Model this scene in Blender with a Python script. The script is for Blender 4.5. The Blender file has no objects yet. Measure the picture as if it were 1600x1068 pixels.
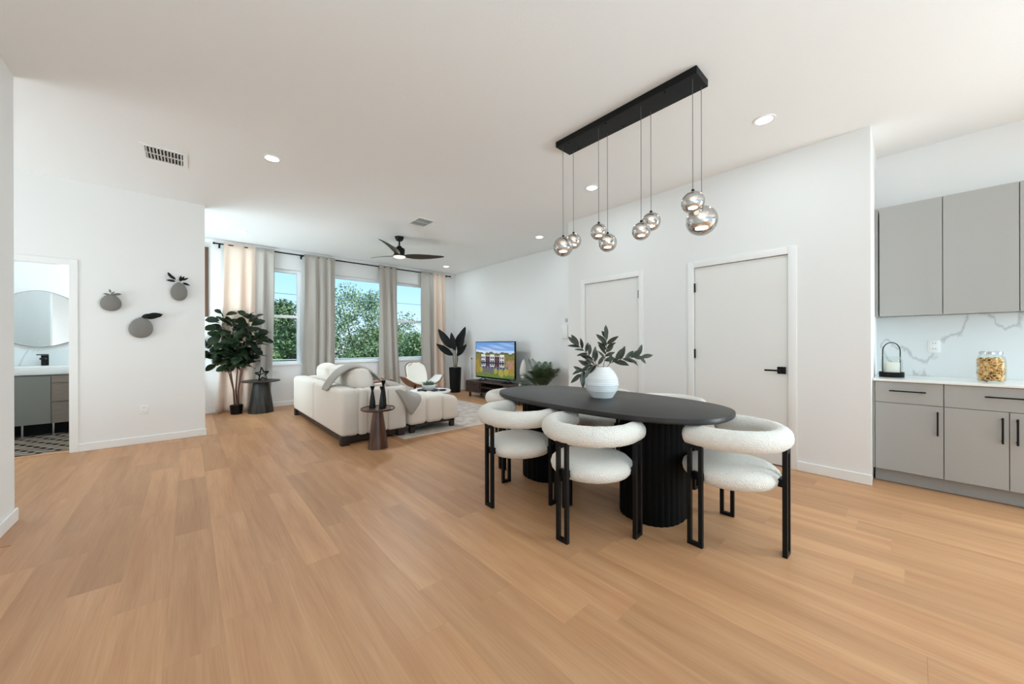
import bpy, bmesh, math, random
from mathutils import Vector, Matrix, Quaternion
random.seed(11)
PI = math.pi
SC = bpy.context.scene
COL = SC.collection

# ------------------------------------------------------------------ camera
H = 1.2
FPX, YAW, ROLL, SHIFT = 559.7, math.radians(42.04), math.radians(0.144), 1.42
_F = Vector((math.sin(YAW), math.cos(YAW), 0)); _R0 = Vector((math.cos(YAW), -math.sin(YAW), 0)); _Z = Vector((0, 0, 1))
_R = math.cos(ROLL) * _R0 - math.sin(ROLL) * _Z
_U = math.cos(ROLL) * _Z + math.sin(ROLL) * _R0
cam = bpy.data.cameras.new('camera'); cam_o = bpy.data.objects.new('camera', cam); COL.objects.link(cam_o)
cam.sensor_width = 36; cam.lens = 36 * FPX / 1600; cam.shift_y = SHIFT / 1600
cam.clip_start = 0.05; cam.clip_end = 300
cam_o.matrix_world = Matrix((( _R.x, _U.x, -_F.x, 0), (_R.y, _U.y, -_F.y, 0), (_R.z, _U.z, -_F.z, H), (0, 0, 0, 1)))
SC.camera = cam_o

# ------------------------------------------------------------------ world, sun, lights, exposure
SC.view_settings.view_transform = 'Standard'; SC.view_settings.look = 'None'
SC.view_settings.gamma = 1; SC.view_settings.use_curve_mapping = False
SC.view_settings.exposure = 0.06
cy = SC.cycles
cy.use_denoising = True; cy.max_bounces = 12; cy.diffuse_bounces = 9; cy.glossy_bounces = 5
cy.transmission_bounces = 6; cy.transparent_max_bounces = 16; cy.caustics_reflective = False; cy.caustics_refractive = False
cy.sample_clamp_indirect = 6

def lin(c):
    return tuple(((v / 255) / 12.92 if v <= 10 else (((v / 255) + 0.055) / 1.055) ** 2.4) for v in c) + (1.0,)

w = bpy.data.worlds.new('sky'); SC.world = w; w.use_nodes = True
nt = w.node_tree; bg = nt.nodes['Background']
tc = nt.nodes.new('ShaderNodeTexCoord'); sp = nt.nodes.new('ShaderNodeSeparateXYZ'); rp = nt.nodes.new('ShaderNodeValToRGB')
nt.links.new(tc.outputs['Generated'], sp.inputs[0]); nt.links.new(sp.outputs['Z'], rp.inputs[0]); nt.links.new(rp.outputs[0], bg.inputs[0])
rp.color_ramp.elements[0].position = 0.0; rp.color_ramp.elements[0].color = lin((214, 236, 250))
rp.color_ramp.elements[1].position = 0.5; rp.color_ramp.elements[1].color = lin((120, 188, 240))
e = rp.color_ramp.elements.new(0.14); e.color = lin((172, 220, 249))
bg.inputs[1].default_value = 1.3

def light(name, kind, loc, rot, energy, color=(1, 1, 1), **kw):
    l = bpy.data.lights.new(name, kind); l.energy = energy; l.color = color
    for k, v in kw.items(): setattr(l, k, v)
    o = bpy.data.objects.new(name, l); COL.objects.link(o); o.location = loc; o.rotation_euler = rot
    return o
sun_dir = Vector((-0.45, 0.55, -0.75))
so = light('sun', 'SUN', (0, 0, 12), (0, 0, 0), 4.6, (1, 0.96, 0.9), angle=0.01)
so.rotation_euler = sun_dir.to_track_quat('-Z', 'Y').to_euler()
COOL = (0.74, 0.92, 1.0)
UP = (0.47, 0.8, 1.0)
# weak fill light added out of view behind the camera, tilted slightly upward
light('rear_fill', 'AREA', (0.0, -3.85, 1.1), (math.radians(105), 0, 0), 4, COOL, shape='RECTANGLE', size=4.6, size_y=2.0)
# made-up upward lamp behind the camera, added to brighten the ceiling
light('bounce_fill', 'AREA', (-0.1, -1.9, 1.3), (math.radians(158), 0, 0), 66, UP, shape='RECTANGLE', size=2.6, size_y=1.6)
# invented fill for the living room, hidden behind the left wall
light('stair_fill', 'AREA', (-0.58, 6.95, 1.4), (0, math.radians(-126), 0), 80, COOL, shape='RECTANGLE', size=1.8, size_y=1.2)
# unseen fill added in the hall to light the middle of the room
light('hall_fill', 'AREA', (-3.0, 5.0, 1.3), (0, math.radians(-138), 0), 52, (0.82, 0.945, 1.0), shape='RECTANGLE', size=1.8, size_y=1.6)
# extra fill on the kitchen side, behind the camera, added for the left walls
light('kitchen_fill', 'AREA', (4.6, -3.2, 1.3), (math.radians(72), 0, math.radians(66)), 190, COOL, shape='RECTANGLE', size=2.0, size_y=1.8)
DOWNLIGHT_W = 4

# ------------------------------------------------------------------ materials
MATS = {}
def M(name, rgb, rough=0.5, metal=0.0, spec=0.5, bump=None, var=None, coat=0, sheen=0, coords='Object'):
    """Principled material. bump=(scale, strength, dist, kind); var=(scale, rgb2, (sx,sy,sz)) mixes a second colour by noise."""
    if name in MATS: return MATS[name]
    m = bpy.data.materials.new(name); m.use_nodes = True; t = m.node_tree; b = t.nodes['Principled BSDF']
    b.inputs['Base Color'].default_value = lin(rgb); b.inputs['Roughness'].default_value = rough
    b.inputs['Metallic'].default_value = metal; b.inputs['Specular IOR Level'].default_value = spec
    if coat: b.inputs['Coat Weight'].default_value = coat; b.inputs['Coat Roughness'].default_value = 0.1
    if sheen: b.inputs['Sheen Weight'].default_value = sheen
    co = t.nodes.new('ShaderNodeTexCoord')
    if var:
        mp = t.nodes.new('ShaderNodeMapping'); mp.inputs['Scale'].default_value = var[2]
        n = t.nodes.new('ShaderNodeTexNoise'); n.inputs['Scale'].default_value = var[0]; n.inputs['Detail'].default_value = 4
        r = t.nodes.new('ShaderNodeValToRGB'); r.color_ramp.elements[0].position = 0.35; r.color_ramp.elements[1].position = 0.65
        r.color_ramp.elements[0].color = lin(rgb); r.color_ramp.elements[1].color = lin(var[1])
        t.links.new(co.outputs[coords], mp.inputs[0]); t.links.new(mp.outputs[0], n.inputs[0]); t.links.new(n.outputs[0], r.inputs[0]); t.links.new(r.outputs[0], b.inputs['Base Color'])
    if bump:
        if bump[3] == 'voronoi':
            n2 = t.nodes.new('ShaderNodeTexVoronoi'); n2.inputs['Scale'].default_value = bump[0]; out = n2.outputs['Distance']
        else:
            n2 = t.nodes.new('ShaderNodeTexNoise'); n2.inputs['Scale'].default_value = bump[0]; n2.inputs['Detail'].default_value = 3; out = n2.outputs[0]
        bp = t.nodes.new('ShaderNodeBump'); bp.inputs['Strength'].default_value = bump[1]; bp.inputs['Distance'].default_value = bump[2]
        t.links.new(co.outputs[coords], n2.inputs['Vector']); t.links.new(out, bp.inputs['Height']); t.links.new(bp.outputs[0], b.inputs['Normal'])
    MATS[name] = m
    return m

def emit(name, rgb, s):
    if name in MATS: return MATS[name]
    m = bpy.data.materials.new(name); m.use_nodes = True; t = m.node_tree; t.nodes.remove(t.nodes['Principled BSDF'])
    e = t.nodes.new('ShaderNodeEmission'); e.inputs[0].default_value = lin(rgb); e.inputs[1].default_value = s
    t.links.new(e.outputs[0], t.nodes['Material Output'].inputs[0]); MATS[name] = m
    return m

def glass(name, tint=(254, 255, 255), refl=0.08, rough=0.0, mirror=None):
    """Thin glass: transparent with a glossy reflection."""
    if name in MATS: return MATS[name]
    m = bpy.data.materials.new(name); m.use_nodes = True; t = m.node_tree; t.nodes.remove(t.nodes['Principled BSDF'])
    a = t.nodes.new('ShaderNodeBsdfTransparent'); a.inputs[0].default_value = lin(tint)
    g = t.nodes.new('ShaderNodeBsdfGlossy'); g.inputs['Roughness'].default_value = rough
    mx = t.nodes.new('ShaderNodeMixShader')
    if mirror:
        g.inputs['Color'].default_value = lin(mirror); mx.inputs[0].default_value = refl
    else:
        lw = t.nodes.new('ShaderNodeLayerWeight'); lw.inputs[0].default_value = 0.15
        ml = t.nodes.new('ShaderNodeMath'); ml.operation = 'MULTIPLY'; ml.inputs[1].default_value = refl * 3
        t.links.new(lw.outputs['Fresnel'], ml.inputs[0]); t.links.new(ml.outputs[0], mx.inputs[0])
    t.links.new(a.outputs[0], mx.inputs[1]); t.links.new(g.outputs[0], mx.inputs[2]); t.links.new(mx.outputs[0], t.nodes['Material Output'].inputs[0])
    MATS[name] = m
    return m

def wood_floor():
    m = bpy.data.materials.new('oak_plank'); m.use_nodes = True; t = m.node_tree; b = t.nodes['Principled BSDF']; L = t.links.new
    N = lambda k: t.nodes.new(k)
    co = N('ShaderNodeTexCoord'); oi = N('ShaderNodeObjectInfo')
    mul = N('ShaderNodeMath'); mul.operation = 'MULTIPLY'; mul.inputs[1].default_value = 57.0; L(oi.outputs['Random'], mul.inputs[0])
    cmb = N('ShaderNodeCombineXYZ'); L(mul.outputs[0], cmb.inputs[0]); L(mul.outputs[0], cmb.inputs[1])
    add = N('ShaderNodeVectorMath'); add.operation = 'ADD'; L(co.outputs['Object'], add.inputs[0]); L(cmb.outputs[0], add.inputs[1])
    mp = N('ShaderNodeMapping'); mp.inputs['Scale'].default_value = (9, 0.7, 1); L(add.outputs[0], mp.inputs[0])
    n1 = N('ShaderNodeTexNoise'); n1.inputs['Scale'].default_value = 1.3; n1.inputs['Detail'].default_value = 4; n1.inputs['Distortion'].default_value = 0.6; L(mp.outputs[0], n1.inputs[0])
    mp2 = N('ShaderNodeMapping'); mp2.inputs['Scale'].default_value = (90, 2.5, 1); L(add.outputs[0], mp2.inputs[0])
    n2 = N('ShaderNodeTexNoise'); n2.inputs['Scale'].default_value = 1.5; n2.inputs['Detail'].default_value = 3; L(mp2.outputs[0], n2.inputs[0])
    r = N('ShaderNodeValToRGB'); r.color_ramp.elements[0].position = 0.3; r.color_ramp.elements[1].position = 0.7
    r.color_ramp.elements[0].color = lin(FLOOR_A); r.color_ramp.elements[1].color = lin(FLOOR_B); L(n1.outputs[0], r.inputs[0])
    hs = N('ShaderNodeHueSaturation'); L(r.outputs[0], hs.inputs['Color'])
    mr = N('ShaderNodeMapRange'); mr.inputs['To Min'].default_value = 0.87; mr.inputs['To Max'].default_value = 1.09; L(oi.outputs['Random'], mr.inputs[0]); L(mr.outputs[0], hs.inputs['Value'])
    mx = N('ShaderNodeMixRGB'); mx.blend_type = 'MULTIPLY'; mx.inputs[0].default_value = 0.22; L(hs.outputs[0], mx.inputs[1])
    r2 = N('ShaderNodeValToRGB'); r2.color_ramp.elements[0].position = 0.3; r2.color_ramp.elements[1].position = 0.6; r2.color_ramp.elements[0].color = (0.55, 0.5, 0.45, 1); L(n2.outputs[0], r2.inputs[0]); L(r2.outputs[0], mx.inputs[2])
    L(mx.outputs[0], b.inputs['Base Color'])
    bp = N('ShaderNodeBump'); bp.inputs['Strength'].default_value = 0.12; bp.inputs['Distance'].default_value = 0.002; L(n2.outputs[0], bp.inputs['Height']); L(bp.outputs[0], b.inputs['Normal'])
    b.inputs['Roughness'].default_value = 0.42; b.inputs['Specular IOR Level'].default_value = 0.4
    return m
FLOOR_A, FLOOR_B = (188, 138, 98), (206, 159, 117)
MAT_FLOOR = wood_floor()

def marble():
    m = bpy.data.materials.new('veined_marble'); m.use_nodes = True; t = m.node_tree; b = t.nodes['Principled BSDF']; L = t.links.new
    co = t.nodes.new('ShaderNodeTexCoord'); mp = t.nodes.new('ShaderNodeMapping'); mp.inputs['Rotation'].default_value = (0.75, 0, 0); mp.inputs['Scale'].default_value = (1, 1.2, 0.5)
    n = t.nodes.new('ShaderNodeTexNoise'); n.inputs['Scale'].default_value = 1.2; n.inputs['Detail'].default_value = 5; n.inputs['Distortion'].default_value = 0.7
    r = t.nodes.new('ShaderNodeValToRGB'); el = r.color_ramp.elements
    el[0].position = 0.487; el[0].color = lin((224, 229, 230)); el[1].position = 0.511; el[1].color = lin((224, 229, 230)); k = el.new(0.498); k.color = lin((188, 192, 194))
    L(co.outputs['Object'], mp.inputs[0]); L(mp.outputs[0], n.inputs[0]); L(n.outputs[0], r.inputs[0]); L(r.outputs[0], b.inputs['Base Color'])
    b.inputs['Roughness'].default_value = 0.22
    return m

WALL = M('white_wall_paint', (236, 236, 235), 0.75, spec=0.25, bump=(160, 0.12, 0.002, 'noise'))
CEIL = M('white_ceiling_paint', (242, 243, 243), 0.9, spec=0.15, bump=(70, 0.25, 0.004, 'noise'))
TRIM = M('white_trim_paint', (240, 240, 239), 0.4)
DOORM = M('white_door_paint', (234, 233, 230), 0.5)
BLACK = M('black_metal', (9, 9, 10), 0.5, spec=0.25)
BLACKG = M('black_gloss', (8, 8, 9), 0.3, spec=0.25)
BOUCLE = M('ivory_boucle', (240, 236, 228), 0.95, spec=0.1, bump=(150, 0.75, 0.007, 'voronoi'), sheen=0.3)
SOFA = M('cream_upholstery', (226, 219, 210), 0.9, spec=0.15, bump=(220, 0.35, 0.003, 'noise'), sheen=0.2)
THROW = M('grey_throw', (164, 158, 150), 0.95, spec=0.1, bump=(260, 0.5, 0.004, 'noise'), sheen=0.3)
TABLEM = M('charcoal_oak', (33, 30, 28), 0.40, spec=0.35, var=(3, (46, 42, 39), (14, 0.6, 1)), bump=(90, 0.08, 0.002, 'noise'))
TABLEB = M('black_fluted_wood', (7, 7, 7), 0.7, spec=0.12)
WALNUT = M('dark_walnut', (62, 36, 24), 0.32, var=(4, (92, 54, 34), (9, 9, 0.7)), coat=0.3)
WALNUT2 = M('warm_walnut', (112, 66, 44), 0.35, var=(5, (140, 88, 58), (1, 6, 6)), coat=0.2)
ESPRESSO = M('espresso_wood', (62, 47, 45), 0.4, var=(4, (84, 66, 62), (6, 1, 6)))
DARKW = M('dark_sofa_plinth', (44, 28, 22), 0.5)
CERAM = M('white_ceramic', (236, 237, 238), 0.5)
PLATE = M('white_plastic', (240, 240, 238), 0.35)
CAB = M('grey_cabinet', (171, 171, 168), 0.45, var=(40, (166, 166, 163), (0.3, 8, 8)))
CABSIDE = M('grey_cabinet_side', (160, 160, 157), 0.5)
QUARTZ = M('white_quartz', (238, 238, 236), 0.2)
CURT = M('grey_linen', (186, 180, 172), 0.9, spec=0.1, bump=(300, 0.3, 0.002, 'noise'))
CURT_WARM = M('warm_lit_linen', (229, 208, 192), 0.9, spec=0.1, bump=(300, 0.3, 0.002, 'noise'))  # warm lamp light on the linen, painted into its colour
LEAFD = M('fig_leaf', (16, 26, 13), 0.5, spec=0.25, var=(6, (34, 48, 22), (1, 1, 1)))
LEAFO = M('olive_leaf', (44, 49, 36), 0.5, var=(9, (66, 71, 52), (1, 1, 1)))
LEAFB = M('dark_green_leaf', (10, 17, 14), 0.5, spec=0.25)
LEAFP = M('palm_leaf', (44, 66, 42), 0.42, var=(8, (74, 96, 62), (1, 1, 1)))
BARK = M('brown_bark', (84, 52, 40), 0.8, bump=(60, 0.5, 0.004, 'noise'))
STALK = M('pale_stalk', (126, 124, 96), 0.6)
SOIL = M('soil', (40, 32, 26), 0.95)
STONE = M('grey_stone_ceramic', (128, 125, 120), 0.7, bump=(40, 0.2, 0.003, 'noise'))
NICKEL = M('chrome_metal', (200, 200, 200), 0.15, metal=1.0)
GLASSM = glass('clear_window_glass')
JARGL = glass('clear_jar_glass', (252, 253, 252), 0.10)
MARBLE = marble()

# ------------------------------------------------------------------ mesh helpers
def finish(name, bm, mat, parent=None, smooth=None, subsurf=0):
    me = bpy.data.meshes.new(name)
    bmesh.ops.recalc_face_normals(bm, faces=bm.faces[:])
    bm.to_mesh(me); bm.free()
    for mm in (mat if isinstance(mat, (list, tuple)) else [mat]): me.materials.append(mm)
    if smooth is not None:
        for p in me.polygons: p.use_smooth = True
        if smooth < 179: me.set_sharp_from_angle(angle=math.radians(smooth))
    return link(name, me, parent, subsurf)
def link(name, me, parent=None, subsurf=0):
    o = bpy.data.objects.new(name, me); COL.objects.link(o)
    if parent: o.parent = parent
    if subsurf:
        s = o.modifiers.new('s', 'SUBSURF'); s.levels = s.render_levels = subsurf
    return o
def thing(name, label, cat, loc=(0, 0, 0), rz=0, group=None):
    o = bpy.data.objects.new(name, None); COL.objects.link(o); o.location = loc; o.rotation_euler = (0, 0, rz); o.empty_display_size = 0.05
    o['label'] = label; o['category'] = cat
    if group: o['group'] = group
    return o
def tag(o, label, cat, group=None):
    o['label'] = label; o['category'] = cat
    if group: o['group'] = group
    return o
def struct(o, label=None):
    o['kind'] = 'structure'
    if label: o['label'] = label
    return o
def copy_tree(o, parent=None):
    c = o.copy(); COL.objects.link(c)
    if parent: c.parent = parent
    for ch in list(o.children): copy_tree(ch, c)
    return c

def box(bm, x0, x1, y0, y1, z0, z1, bev=0, seg=2):
    r = bmesh.ops.create_cube(bm, size=1.0)
    for v in r['verts']:
        v.co = Vector(((x0 + x1) / 2 + v.co.x * (x1 - x0), (y0 + y1) / 2 + v.co.y * (y1 - y0), (z0 + z1) / 2 + v.co.z * (z1 - z0)))
    if bev:
        es = list({e for v in r['verts'] for e in v.link_edges})
        bmesh.ops.bevel(bm, geom=es, offset=bev, segments=seg, affect='EDGES', profile=0.5)
def B(name, mat, parent, dims, bev=0, seg=2, smooth=None):
    bm = bmesh.new(); box(bm, *dims, bev=bev, seg=seg)
    return finish(name, bm, mat, parent, smooth if smooth is not None else (35 if bev else None))
def lathe(bm, prof, n=32, c=(0, 0, 0), lobes=None, sx=1, sy=1):
    rings = []
    for (r, z) in prof:
        if r < 1e-5: rings.append([bm.verts.new((c[0], c[1], c[2] + z))])
        else:
            ring = []
            for i in range(n):
                a = 2 * PI * i / n; q = r * (1 + (lobes(a) if lobes else 0))
                ring.append(bm.verts.new((c[0] + q * math.cos(a) * sx, c[1] + q * math.sin(a) * sy, c[2] + z)))
            rings.append(ring)
    for a, b in zip(rings, rings[1:]):
        for i in range(n):
            j = (i + 1) % n
            if len(a) == 1 and len(b) == 1: continue
            if len(a) == 1: bm.faces.new((a[0], b[i], b[j]))
            elif len(b) == 1: bm.faces.new((a[i], a[j], b[0]))
            else: bm.faces.new((a[i], a[j], b[j], b[i]))
def LT(name, mat, parent, prof, n=32, c=(0, 0, 0), smooth=40, **k):
    bm = bmesh.new(); lathe(bm, prof, n, c, **k); return finish(name, bm, mat, parent, smooth)
def tube(bm, pts, rad, n=8, cap=True, sy=1.0):
    pts = [Vector(p) for p in pts]; rings = []
    rr = rad if isinstance(rad, (list, tuple)) else [rad] * len(pts)
    prev = None
    for i, p in enumerate(pts):
        t = (pts[min(i + 1, len(pts) - 1)] - pts[max(i - 1, 0)]).normalized()
        ref = Vector((0, 0, 1)) if abs(t.z) < 0.9 else Vector((1, 0, 0))
        s = t.cross(ref).normalized()
        if prev is not None:
            s2 = (prev - t * prev.dot(t))
            if s2.length > 1e-6: s = s2.normalized()
        prev = s; u = s.cross(t).normalized()
        rings.append([bm.verts.new(p + rr[i] * (math.cos(2 * PI * k / n) * s + sy * math.sin(2 * PI * k / n) * u)) for k in range(n)])
    for a, b in zip(rings, rings[1:]):
        for k in range(n): bm.faces.new((a[k], a[(k + 1) % n], b[(k + 1) % n], b[k]))
    if cap: bm.faces.new(rings[0][::-1]); bm.faces.new(rings[-1])
def TB(name, mat, parent, pts, rad, n=8, smooth=50, **k):
    bm = bmesh.new(); tube(bm, pts, rad, n, **k); return finish(name, bm, mat, parent, smooth)
def wallgrid(name, mat, axis, p0, p1, us, zs, holes, label=None):
    """A wall slab between planes p0 and p1 of an axis ('x' or 'y'), its face cut by rectangular openings: one connected mesh."""
    us = sorted(set(us + [h[0] for h in holes] + [h[1] for h in holes])); zs = sorted(set(zs + [h[2] for h in holes] + [h[3] for h in holes]))
    solid = lambda i, j: 0 <= i < len(us) - 1 and 0 <= j < len(zs) - 1 and not any(h[0] <= us[i] < h[1] and h[2] <= zs[j] < h[3] for h in holes)
    bm = bmesh.new(); V = {}
    def v(i, j, k):
        if (i, j, k) not in V:
            p = (p0, p1)[k]; V[i, j, k] = bm.verts.new((p, us[i], zs[j]) if axis == 'x' else (us[i], p, zs[j]))
        return V[i, j, k]
    for i in range(len(us) - 1):
        for j in range(len(zs) - 1):
            if not solid(i, j): continue
            for k in (0, 1): bm.faces.new((v(i, j, k), v(i + 1, j, k), v(i + 1, j + 1, k), v(i, j + 1, k)))
            for (di, dj, a, b) in ((-1, 0, (0, 0), (0, 1)), (1, 0, (1, 0), (1, 1)), (0, -1, (0, 0), (1, 0)), (0, 1, (0, 1), (1, 1))):
                if not solid(i + di, j + dj):
                    bm.faces.new((v(i + a[0], j + a[1], 0), v(i + b[0], j + b[1], 0), v(i + b[0], j + b[1], 1), v(i + a[0], j + a[1], 1)))
    return struct(finish(name, bm, mat), label)

# ------------------------------------------------------------------ setting
XW, YL, YW, XT, XK, HC = 4.24, 6.19, 8.07, 5.22, 5.06, 3.01
YE, YF = 0.215, 3.43            # ends of the wall with the two doors
floor = struct(B('floor', MAT_FLOOR, None, (-3.2, 5.4, -4.1, 8.2, -0.15, -0.004)), 'honey oak plank floor')
plank_cache = {}
PW, PL = 0.18, 1.22
rows = range(-12, 29)
np_ = 0
for i in rows:
    x0 = 0.287 + PW * i; x1 = x0 + PW
    if x1 < -1.55 or x0 > 5.2: continue
    off = 3.17 if i == -5 else (2.35 if i == 0 else (3.575 if i == -3 else random.uniform(0, PL)))
    y = off - PL * 8
    while y < YW:
        a, b = y, y + PL; y = b
        lo, hi = -0.62, YW
        if x0 < -0.9: lo, hi = 3.6, YL + 0.12
        elif x0 < 0.15: lo, hi = -0.1 - x0 * 0.2, YL
        if x0 >= XW - 0.05: lo = YF
        elif x0 > 3.6: lo = -1.1
        a, b = max(a, lo), min(b, hi)
        if b - a < 0.08: continue
        key = round(b - a, 4); L_ = b - a
        if key not in plank_cache:
            bm = bmesh.new(); box(bm, 0.00015, PW - 0.00015, 0.0002, key - 0.0002, -0.004, 0.0)
            me = bpy.data.meshes.new('plank'); bm.to_mesh(me); bm.free(); me.materials.append(MAT_FLOOR); plank_cache[key] = me
        o = link('plank', plank_cache[key], floor); o.location = (x0, a, 0); np_ += 1
print('planks', np_)
struct(B('ceiling', CEIL, None, (-3.2, 5.4, -4.1, 8.2, HC, HC + 0.15)), 'white ceiling')
wallgrid('wall_left', WALL, 'y', YL, YL + 0.12, [-3.2, 0.156], [0, HC], [(-1.74, -0.98, 0, 2.07)], 'white wall with three pebble vases and the bathroom opening')
wallgrid('wall_hall', WALL, 'x', -1.0, -0.88, [-4.1, 4.06], [0, HC], [], 'white wall end nearest on the left')
WIN = [(0.74, 1.653), (2.05, 3.40), (3.55, 4.463)]; SZ, WT = 0.80, 2.637
wallgrid('wall_back', WALL, 'y', YW, YW + 0.16, [-3.2, 5.4], [0, HC], [(a, b, SZ, WT) for a, b in WIN], 'white wall with three windows')
wallgrid('wall_right', WALL, 'x', XW, XW + 0.12, [YE, YF], [0, HC], [(0.771, 1.629, 0, 2.042), (2.295, 3.132, 0, 2.042)], 'white wall with two doors')
struct(B('wall_right_end', WALL, None, (XW + 0.12, XT + 0.12, YE, YE + 0.12, 0, HC)), 'white return wall beside the kitchen cabinets')
struct(B('wall_right_return', WALL, None, (XW + 0.12, XT + 0.12, YF - 0.12, YF, 0, HC)), 'white return wall at the living room')
struct(B('wall_television', WALL, None, (XT, XT + 0.12, YF, YW, 0, HC)), 'white wall behind the television')
struct(B('wall_kitchen', WALL, None, (XK, XK + 0.12, -4.1, YE, 0, HC)), 'white kitchen wall above the grey cabinets')
wallgrid('wall_rear', WALL, 'y', -4.1, -3.98, [-3.2, 5.4], [0, HC], [(-0.5, 4.5, 0.25, 2.65)], 'glazed wall facing the windows')
struct(B('wall_hall_end', WALL, None, (-3.2, -3.08, -4.1, YW, 0, HC)), 'white end wall of the hall')
struct(B('wall_hall_return', WALL, None, (-3.08, -1.0, 3.94, 4.06, 0, HC)), 'white return wall of the hall')
struct(B('wall_bathroom', WALL, None, (-0.75, -0.63, YL + 0.12, YW, 0, HC)), 'white side wall of the bathroom')
# baseboards and trims
def base(name, *d): struct(B(name, TRIM, None, d, bev=0.004, seg=1))
BH = 0.088
base('baseboard_left', -0.915, 0.168, YL - 0.014, YL, 0, BH)
base('baseboard_hall', -0.88, -0.866, -3.9, 4.075, 0, BH)
base('baseboard_back', -0.63, XT, YW - 0.014, YW, 0, BH)
base('baseboard_television', XT - 0.014, XT, YF, YW - 0.014, 0, BH)
base('baseboard_right', XW - 0.014, XW, YE - 0.006, 0.705, 0, BH)
base('baseboard_right_middle', XW - 0.014, XW, 1.695, 2.225, 0, BH)
base('baseboard_right_far', XW - 0.014, XW, 3.2, YF + 0.014, 0, BH)
struct(B('trim_1', TRIM, None, (-0.63, XT, YW - 0.05, YW, HC - 0.065, HC), bev=0.012, seg=2), 'white crown strip above the windows')
tl = [(-0.98, -0.915, 0, 2.07), (-1.8, -0.915, 2.07, 2.135)]
bm = bmesh.new(); box(bm, -0.98, -0.915, YL - 0.012, YL, 0, 2.135, bev=0.003, seg=1); struct(finish('trim_2', bm, TRIM), 'bathroom doorway side casing')
bm = bmesh.new(); box(bm, -1.8, -0.98, YL - 0.012, YL, 2.07, 2.135, bev=0.003, seg=1); struct(finish('trim_3', bm, TRIM), 'bathroom doorway head casing')

# doors
def door(n, y0, y1, handle_y, hinge_y, lever, label):
    d = bpy.data.objects.new('door_%d' % n, None); COL.objects.link(d); d.location = (XW, (y0 + y1) / 2, 0); struct(d, label)
    o = -(y0 + y1) / 2
    B('slab', DOORM, d, (0.012, 0.052, y0 + o + 0.004, y1 + o - 0.004, 0.008, 2.036), bev=0.002, seg=1)
    cw = 0.066
    B('casing', TRIM, d, (-0.014, 0.001, y0 + o - cw, y0 + o + 0.001, 0, 2.042 + cw), bev=0.004)
    B('casing', TRIM, d, (-0.014, 0.001, y1 + o - 0.001, y1 + o + cw, 0, 2.042 + cw), bev=0.004)
    B('casing', TRIM, d, (-0.014, 0.001, y0 + o + 0.001, y1 + o - 0.001, 2.04, 2.042 + cw), bev=0.004)
    for z in (0.3, 1.075, 1.815):
        h = B('hinge', BLACK, d, (-0.006, 0.012, hinge_y + o - 0.009, hinge_y + o + 0.009, z - 0.05, z + 0.05), bev=0.002, seg=1)
    hd = bpy.data.objects.new('handle', None); COL.objects.link(hd); hd.parent = d
    B('rose', BLACK, hd, (-0.002, 0.012, handle_y + o - 0.034, handle_y + o + 0.034, 0.895, 0.963), bev=0.003)
    bm = bmesh.new(); box(bm, -0.055, -0.002, handle_y + o - 0.009, handle_y + o + 0.009, 0.92, 0.938, bev=0.002)
    box(bm, -0.066, -0.05, min(handle_y + o - 0.009 * lever, handle_y + o + lever * 0.125), max(handle_y + o - 0.009 * lever, handle_y + o + lever * 0.125), 0.921, 0.937, bev=0.003)
    finish('lever', bm, BLACK, hd, 35)
    B('back_panel', DOORM, d, (0.118, 0.125, y0 + o, y1 + o, 0, 2.042))
    return d
door(1, 2.295, 3.132, 3.075, 2.300, -1, 'plain white door farther along the wall, behind the vase')
door(2, 0.771, 1.629, 0.825, 1.624, 1, 'plain white door with black square lever, behind the end chair')

# windows
VINYL = M('white_vinyl', (246, 247, 248), 0.35)
for i, (a, b) in enumerate(WIN):
    wd = bpy.data.objects.new('window_%d' % (i + 1), None); COL.objects.link(wd); wd.location = ((a + b) / 2, YW + 0.1, SZ)
    struct(wd, ['white single hung window beside the fig tree', 'wide white picture window behind the sofa', 'white single hung window beside the palm corner'][i])
    hw = (b - a) / 2; hh = WT - SZ; f = 0.055
    for nm, d in (('frame_side', (-hw, -hw + f, -0.02, 0.05, 0, hh)), ('frame_side', (hw - f, hw, -0.02, 0.05, 0, hh)), ('frame_rail', (-hw + f, hw - f, -0.02, 0.05, hh - f, hh)), ('frame_rail', (-hw + f, hw - f, -0.02, 0.05, 0, f))):
        B(nm, VINYL, wd, d, bev=0.004, seg=1)
    B('sill', TRIM, wd, (-hw - 0.012, hw + 0.012, -0.125, -0.02, -0.022, 0.004), bev=0.005)
    if i != 1:
        mz = 1.725 - SZ
        B('meeting_rail', VINYL, wd, (-hw + f, hw - f, -0.025, 0.04, mz - 0.028, mz + 0.028), bev=0.004)
        B('pane', GLASSM, wd, (-hw + f, hw - f, 0.012, 0.016, f, mz - 0.028)); B('pane', GLASSM, wd, (-hw + f, hw - f, 0.024, 0.028, mz + 0.028, hh - f))
    else:
        B('pane', GLASSM, wd, (-hw + f, hw - f, 0.018, 0.022, f, hh - f))

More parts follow.
